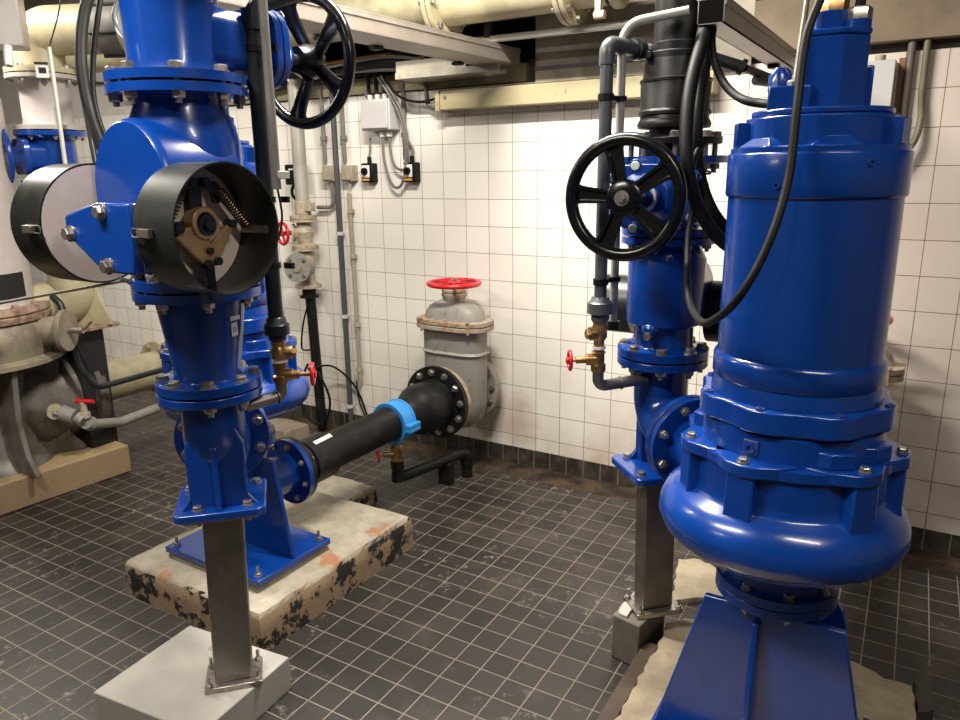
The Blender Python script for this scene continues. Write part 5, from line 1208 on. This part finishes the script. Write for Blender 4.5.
handwheel(t, F @ Vector((0, 0, 0.235)), F.col[2].xyz, 0.15, 0.014, 4, BLUE, 0.035, 0.04, phase=0.4, sw=0.03, dish=0.0)
bolt_ring(t, (x, y, 1.897), (0, 0, 1), 0.147, 8, 0.022, 0.014)
t = Thing('riser_pipe', 'cream pipe with foot elbow and triangular rib, lower part of the far left riser', 'elbow', (x, y, 0.9))
b = MB(); b.lathe([(0.17, 1.60), (0.17, 1.625), (0, 1.626)], (x, y, 0), n=48); b.lathe([(0.12, 1.15), (0.12, 1.60)], (x, y, 0), n=48); b.tube(fillet([(x, y, 1.16), (x, y, 1.0), (x - 0.16, y - 0.22, 0.98)], 0.13), 0.12, 32); t.add('pipe_body', b, CREAM)
S = Matrix(((1, 0, 0, x), (0, 0, -1, y), (0, 1, 0, 0), (0, 0, 0, 1)))
b = MB(); b.prism([(-0.10, 0.866), (0.19, 0.866), (0.105, 1.14), (-0.05, 1.14)], S @ Matrix.Rotation(0.5, 4, 'Y'), -0.012, 0.012); t.add('rib', b, CREAM, bev=0.002)
b = MB(); b.box((x - 0.15, y - 0.15, 0.848), (x + 0.15, y + 0.15, 0.868)); t.add('foot_plate', b, OLDFL, bev=0.002)
single('support_post', (lambda b: (b.box((x - 0.05, y - 0.07, 0.0), (x + 0.07, y + 0.09, 0.848)), b)[1])(MB()), simple('black painted post', (0.02, 0.02, 0.022), 0.45, 0, 0.2, 10), 'black square post under the cream foot elbow, far left', 'steel post', bev=0.004)
tbc = Vector((-1.588, -1.639, 2.237)); tdx = Vector((0.62, 0.78, 0)); tdy = Vector((0.78, -0.62, 0))
single('terminal_box', (lambda b: (b.grid([[tbc + tdx * (0.10 * i) + tdy * (0.08 * j) + Vector((0, 0, z)) for i, j in ((-2.2, -1), (1, -1), (1, 1), (-2.2, 1))] for z in (0.0, 0.38)], cap0=True, cap1=True), b)[1])(MB()), LILAC, 'pale grey metal box at the top left corner above the old pump', 'box', bev=0.008)
cable('hanging_fitting', [Vector((-1.515, -1.655, 2.237)), Vector((-1.509, -1.665, 2.194)), Vector((-1.500, -1.672, 2.151))], 0.018, WHITE, 'small white fitting hanging under the pale grey box', 'fitting')
single('steel_rod', (lambda b: (b.cyl(Vector((-1.041, -1.746, 2.179)), Vector((-1.024, -1.760, 1.695)), 0.0085, n=12), b)[1])(MB()), LIGHTPIPE, 'upright thin steel rod in front of the grey spool', 'rod')
cable('sensor_cable', [Vector((-1.023, -1.669, 2.403)), Vector((-1.025, -1.699, 2.305)), Vector((-1.041, -1.747, 2.176))], 0.003, BLACKR, 'thin black wire above the upright steel rod', 'cable')
single('wall_conduit', (lambda b: (b.cyl(Vector((-1.518, -1.334, 2.105)), Vector((-1.395, -1.388, 1.674)), 0.014, n=14), b.cyl(Vector((-1.518, -1.334, 2.105)), Vector((-2.003, -0.883, 2.176)), 0.014, n=14), b)[-1])(MB()), DARKPVC, 'dark grey conduit between the cream elbow and the left check valve', 'conduit')
single('stay_rod', (lambda b: (b.cyl(Vector((-0.705, -2.309, 1.229)), Vector((0.350, -2.455, 1.405)), 0.0042, n=10), b)[1])(MB()), STEEL, 'long thin steel rod reaching from the left edge to the left valve stack', 'rod')
cable('supply_cable', [Vector((-0.407, -1.920, 2.329)), Vector((-0.426, -1.971, 2.198)), Vector((-0.416, -2.009, 2.050)), Vector((-0.378, -2.030, 1.902)), Vector((-0.275, -2.068, 1.768)), Vector((-0.142, -2.091, 1.623)), Vector((-0.042, -2.019, 1.460))], 0.0195, BLACKR, 'thick black cable hanging in a curve left of the left valve stack', 'cable')
cable('supply_cable', [Vector((-0.434, -1.872, 2.341)), Vector((-0.435, -1.913, 2.208)), Vector((-0.451, -1.943, 2.060)), Vector((-0.427, -1.974, 1.908)), Vector((-0.339, -1.990, 1.755)), Vector((-0.206, -1.960, 1.586))], 0.010, BLACKR, 'slimmer black cable beside the thick one, left of the left valve stack', 'cable')
cable('supply_cable', [Vector((-0.418, -1.819, 2.286)), Vector((-0.435, -1.847, 2.228)), Vector((-0.419, -1.854, 2.173)), Vector((-0.335, -1.880, 2.116)), Vector((-0.263, -1.854, 2.055))], 0.010, GREYPVC, 'short grey cable loop behind the top of the left gate valve', 'cable')

# ================================================================== right side
X0 = 1.88
t = Thing('wall_gate_valve', 'tan gate valve with red handwheel on the wall, behind the right pump', 'gate valve', (X0, -0.25, 0.27))
zc = 0.452
b = MB(); b.grid([[(X0 + px * 2 * w, -0.25 + py * 2 * d, z) for px, py in rrect(1, 1, 0.32, 6)] for z, w, d in ((0.285, 0.10, 0.07), (0.33, 0.145, 0.085), (0.42, 0.165, 0.09), (0.62, 0.155, 0.09), (0.68, 0.165, 0.10), (0.70, 0.150, 0.09), (0.80, 0.150, 0.095), (0.832, 0.165, 0.10))], cap0=True, cap1=True)
b.cyl((X0, -0.42, zc), (X0, 0.0, zc), 0.125, n=48); b.cyl((X0, -0.42, zc), (X0, -0.392, zc), 0.19, n=56); b.cyl((X0, -0.115, zc), (X0, -0.06, zc), 0.19, n=56); t.add('valve_body', b, VTAN, ang=45)
b = MB()
for z0, z1 in ((0.832, 0.856), (0.860, 0.886)):
    b.grid([[(X0 + px * 0.43, -0.25 + py * 0.25, z) for px, py in rrect(1, 1, 0.34, 7)] for z in (z0, z1)], cap0=True, cap1=True)
t.add('bonnet_flange', b, VTAN, bev=0.003)
b = MB(); b.grid([[(X0 + px * 2 * w, -0.25 + py * 2 * d, z) for px, py in rrect(1, 1, 0.4, 7)] for z, w, d in ((0.884, 0.178, 0.098), (0.92, 0.165, 0.092), (0.955, 0.135, 0.078), (0.982, 0.09, 0.06), (0.992, 0.065, 0.05))], cap0=True, cap1=True); t.add('bonnet', b, VTAN, ang=60)
for i in range(5):
    t.inst('bolt', bolt_mesh(0.009, 0.054, VRUST), Matrix.Translation((X0 - 0.15 + 0.078 * i, -0.358, 0.886)))
b = MB(); b.lathe([(0.06, 0.985), (0.065, 1.045), (0.02, 1.055), (0.02, 1.06)], (X0, -0.25, 0), n=36); t.add('stem_gland', b, VTAN)
handwheel(t, (X0, -0.25, 1.066), (0, 0, 1), 0.152, 0.016, 5, RED, 0.035, 0.03, phase=0.3, up=(1, 0, 0), sw=0.022, dish=0.0)
t = Thing('suction_pipe', 'black plastic suction pipe hidden behind the big right pump', 'pipe', (1.9, -1.0, 0.34))
b = MB(); b.cyl((1.902, -1.558, 0.435), (1.88, -0.42, 0.45), 0.085, n=40); t.add('pipe_body', b, BLACKP)
t = Thing('wall_box', 'cream metal box on the wall right of the big pump top', 'box', (1.83, 0, 1.86))
b = MB(); b.box((1.73, -0.10, 1.86), (1.922, 0, 2.076)); t.add('box_body', b, WHITEBOX, bev=0.004)
b = MB(); b.cyl((1.862, -0.05, 2.076), (1.862, -0.05, 2.10), 0.02, n=18); t.add('cable_gland', b, TANBOX)
single('wall_conduit', (lambda b: (b.tube([(1.968, -0.02, 1.60), (1.968, -0.02, 2.15)], 0.015, 14), b)[1])(MB()), simple('brown grey conduit', (0.16, 0.13, 0.11), 0.5, 0, 0.2, 14), 'straight brownish conduit right of the cream wall box', 'conduit')
cable('wall_cable', [(2.02, -0.025, 2.15), (2.022, -0.025, 1.95), (2.03, -0.03, 1.85), (2.015, -0.05, 1.76), (1.96, -0.06, 1.69), (1.90, -0.06, 1.66)], 0.013, simple('olive cable', (0.17, 0.15, 0.10), 0.5, 0, 0.2, 14), 'olive cable curving down beside the straight conduit at the right', 'cable')
single('conduit_strip', bx((1.928, -0.004, 1.78), (1.95, 0.0, 2.09)), simple('rust brown plaster scar', (0.30, 0.16, 0.09), 0.8, 0, 0.3, 20), 'rust brown scar strip in the tiles beside the cream wall box', 'strip')

single('steel_rod', (lambda b: (b.cyl(UR_c0, UR_c0 + Vector((0.0, 0.0, 0.5)), 0.006, n=12), b)[1])(MB()) if False else (lambda b: (b.cyl(Vector((1.844, -1.889, 1.838)), Vector((1.853, -1.874, 2.048)), 0.0062, n=12), b)[1])(MB()), STEEL, 'bright steel rod rising from the terminal chamber of the right pump', 'rod')
cable('control_cable', [Vector((1.911, -1.887, 2.091)), Vector((1.886, -1.933, 1.988)), Vector((1.869, -1.967, 1.905)), Vector((1.871, -2.011, 1.774)), Vector((1.872, -2.044, 1.644)), Vector((1.853, -2.091, 1.523)), Vector((1.810, -2.112, 1.420)), Vector((1.747, -2.049, 1.357)), Vector((1.683, -1.914, 1.332)), Vector((1.602, -1.715, 1.353)), Vector((1.557, -1.583, 1.481)), Vector((1.558, -1.551, 1.585)), Vector((1.544, -1.536, 1.664)), Vector((1.550, -1.519, 1.711)), Vector((1.558, -1.483, 1.733))], 0.0085, BLACKR, 'long black cable hanging in a loop across the front of the right pump', 'cable', k=10, n=12)
cable('power_cable', [Vector((1.488, -1.265, 2.119)), Vector((1.520, -1.424, 2.009)), Vector((1.520, -1.513, 1.872)), Vector((1.533, -1.569, 1.742)), Vector((1.551, -1.576, 1.639)), Vector((1.582, -1.549, 1.546)), Vector((1.644, -1.533, 1.471)), Vector((1.748, -1.433, 1.392))], 0.0185, BLACKR, 'thick black cable falling from the trunking end, in front of the right riser, left one', 'cable', 'thick cables from the trunking end')
cable('power_cable', [Vector((1.497, -1.235, 2.123)), Vector((1.526, -1.374, 2.002)), Vector((1.533, -1.460, 1.863)), Vector((1.543, -1.501, 1.743)), Vector((1.552, -1.468, 1.637)), Vector((1.597, -1.469, 1.542)), Vector((1.665, -1.448, 1.473)), Vector((1.760, -1.360, 1.413))], 0.0165, BLACKR, 'thick black cable falling from the trunking end, in front of the right riser, right one', 'cable', 'thick cables from the trunking end')
cable('control_cable', [Vector((1.511, -1.252, 2.119)), Vector((1.533, -1.374, 2.027)), Vector((1.555, -1.419, 1.955)), Vector((1.594, -1.440, 1.887)), Vector((1.662, -1.533, 1.840)), Vector((1.725, -1.561, 1.823)), Vector((1.796, -1.640, 1.816))], 0.011, BLACKR, 'black cable swinging right from the trunking end to the pump top', 'cable')
single('cable_tie', (lambda b: (b.torus(Vector((1.548, -1.499, 1.661)), (0.1, 0.2, 1), 0.036, 0.003, 30, 6), b)[1])(MB()), BLACKR, 'black cable tie around the thick cables in front of the right riser', 'cable tie')
for i, (p, r, lab) in enumerate((((0.01, -0.006), 0.012, 'front'), ((0.02, 0.052), 0.010, 'rear'))):
    g0 = UR @ Vector((p[0], p[1], 0)); g0 = TR @ Vector((g0.x, g0.y, 0))
    z0 = 2.03 if i == 0 else 1.978
    cable('pump_cable', [(g0.x, g0.y, z0 - 0.01), (g0.x + 0.01, g0.y, z0 + 0.08), (g0.x + 0.05, g0.y + 0.06, z0 + 0.25), (g0.x + 0.05, g0.y + 0.2, z0 + 0.5)], r, BLACKR, 'black cable leaving the ' + lab + ' gland on top of the right pump', 'cable', 'cables out of the right pump top')
t = Thing('cable_joint', 'black cable joint hanging from the trunking behind the thick cables', 'cable joint', (1.384, -0.434, 2.042))
b = MB(); b.tube(spline([Vector((1.301, -0.470, 2.089)), Vector((1.357, -0.442, 2.069)), Vector((1.403, -0.419, 2.053))], 5), 0.024, 14); t.add('joint_sleeve', b, BLACKR)
b = MB(); b.cyl(Vector((1.399, -0.420, 2.057)), Vector((1.413, -0.414, 2.049)), 0.032, n=16); t.add('joint_cap', b, BLACKR)
single('dark_pipe', (lambda b: (b.cyl(Vector((1.408, -0.392, 2.052)), Vector((1.561, 0.144, 1.999)), 0.016, n=16), b.cyl(Vector((1.436, -0.290, 2.014)), Vector((1.487, -0.138, 2.013)), 0.020, n=18), b)[-1])(MB()), BLACKP, 'black pipe under the galvanised trunking left of the right pump', 'pipe')

# ================================================================== ceiling lamps of the room
LM, nt, bs = new_mat('lamp diffuser')
bs.inputs['Emission Color'].default_value = (1, 0.93, 0.82, 1); bs.inputs['Emission Strength'].default_value = 2.0
bs.inputs['Base Color'].default_value = (0.9, 0.9, 0.9, 1)
def lamp(cx, cy, along, power, which, z=3.02, L=1.3):
    t = Thing('ceiling_lamp', 'fluorescent ceiling lamp ' + which, 'lamp', (cx, cy, z), 'fluorescent ceiling lamps')
    sx, sy = (L, 0.16) if along == 'x' else (0.16, L)
    b = MB(); b.bc((cx, cy, z + 0.04), (sx, sy, 0.08)); t.add('lamp_housing', b, WHITEBOX, bev=0.003)
    b = MB(); b.bc((cx, cy, z - 0.012), (sx * 0.96, sy * 0.75, 0.024)); t.add('diffuser', b, LM, bev=0.003)
    ld = bpy.data.lights.new('tube_light', 'AREA'); ld.shape = 'RECTANGLE'; ld.size = sx * 0.95; ld.size_y = sy * 0.7
    ld.energy = power; ld.color = (1.0, 0.93, 0.83)
    lo = bpy.data.objects.new('tube_light', ld); COL.objects.link(lo); lo.location = (0, 0, -0.03); lo.parent = t.e
lamp(0.6, -1.5, 'x', 158, 'over the aisle between the two pumps')
lamp(0.3, -3.3, 'x', 98, 'behind the left valve stack, towards the room')
lamp(-2.4, -2.0, 'x', 105, 'over the old pump')
lamp(2.9, -3.0, 'x', 36, 'behind the photographer')
lamp(-1.6, -5.2, 'x', 30, 'at the back of the room, left')

w = bpy.data.worlds.new('World'); scene.world = w; w.use_nodes = True
w.node_tree.nodes['Background'].inputs[0].default_value = (0.9, 0.93, 1.0, 1)
w.node_tree.nodes['Background'].inputs[1].default_value = 0.02

# ================================================================== camera
cd = bpy.data.cameras.new('camera'); cam = bpy.data.objects.new('camera', cd); COL.objects.link(cam)
cd.sensor_width = 36.0; cd.lens = 737.59 / 960 * 36.0; cd.clip_start = 0.05
yaw, pitch, roll = 0.5463, 0.2501, -0.0126
fwd = Vector((-math.sin(yaw) * math.cos(pitch), math.cos(yaw) * math.cos(pitch), -math.sin(pitch)))
rg = Vector((math.cos(yaw), math.sin(yaw), 0)); up = rg.cross(fwd)
r2 = rg * math.cos(roll) + up * math.sin(roll); u2 = up * math.cos(roll) - rg * math.sin(roll)
M = Matrix((r2, u2, -fwd)).transposed().to_4x4(); M.translation = Vector((2.1196, -3.6016, 1.6672))
cam.matrix_world = M
scene.camera = cam
vs = scene.view_settings
vs.view_transform = 'Standard'; vs.look = 'None'; vs.gamma = 1; vs.use_curve_mapping = False
vs.exposure = -0.05
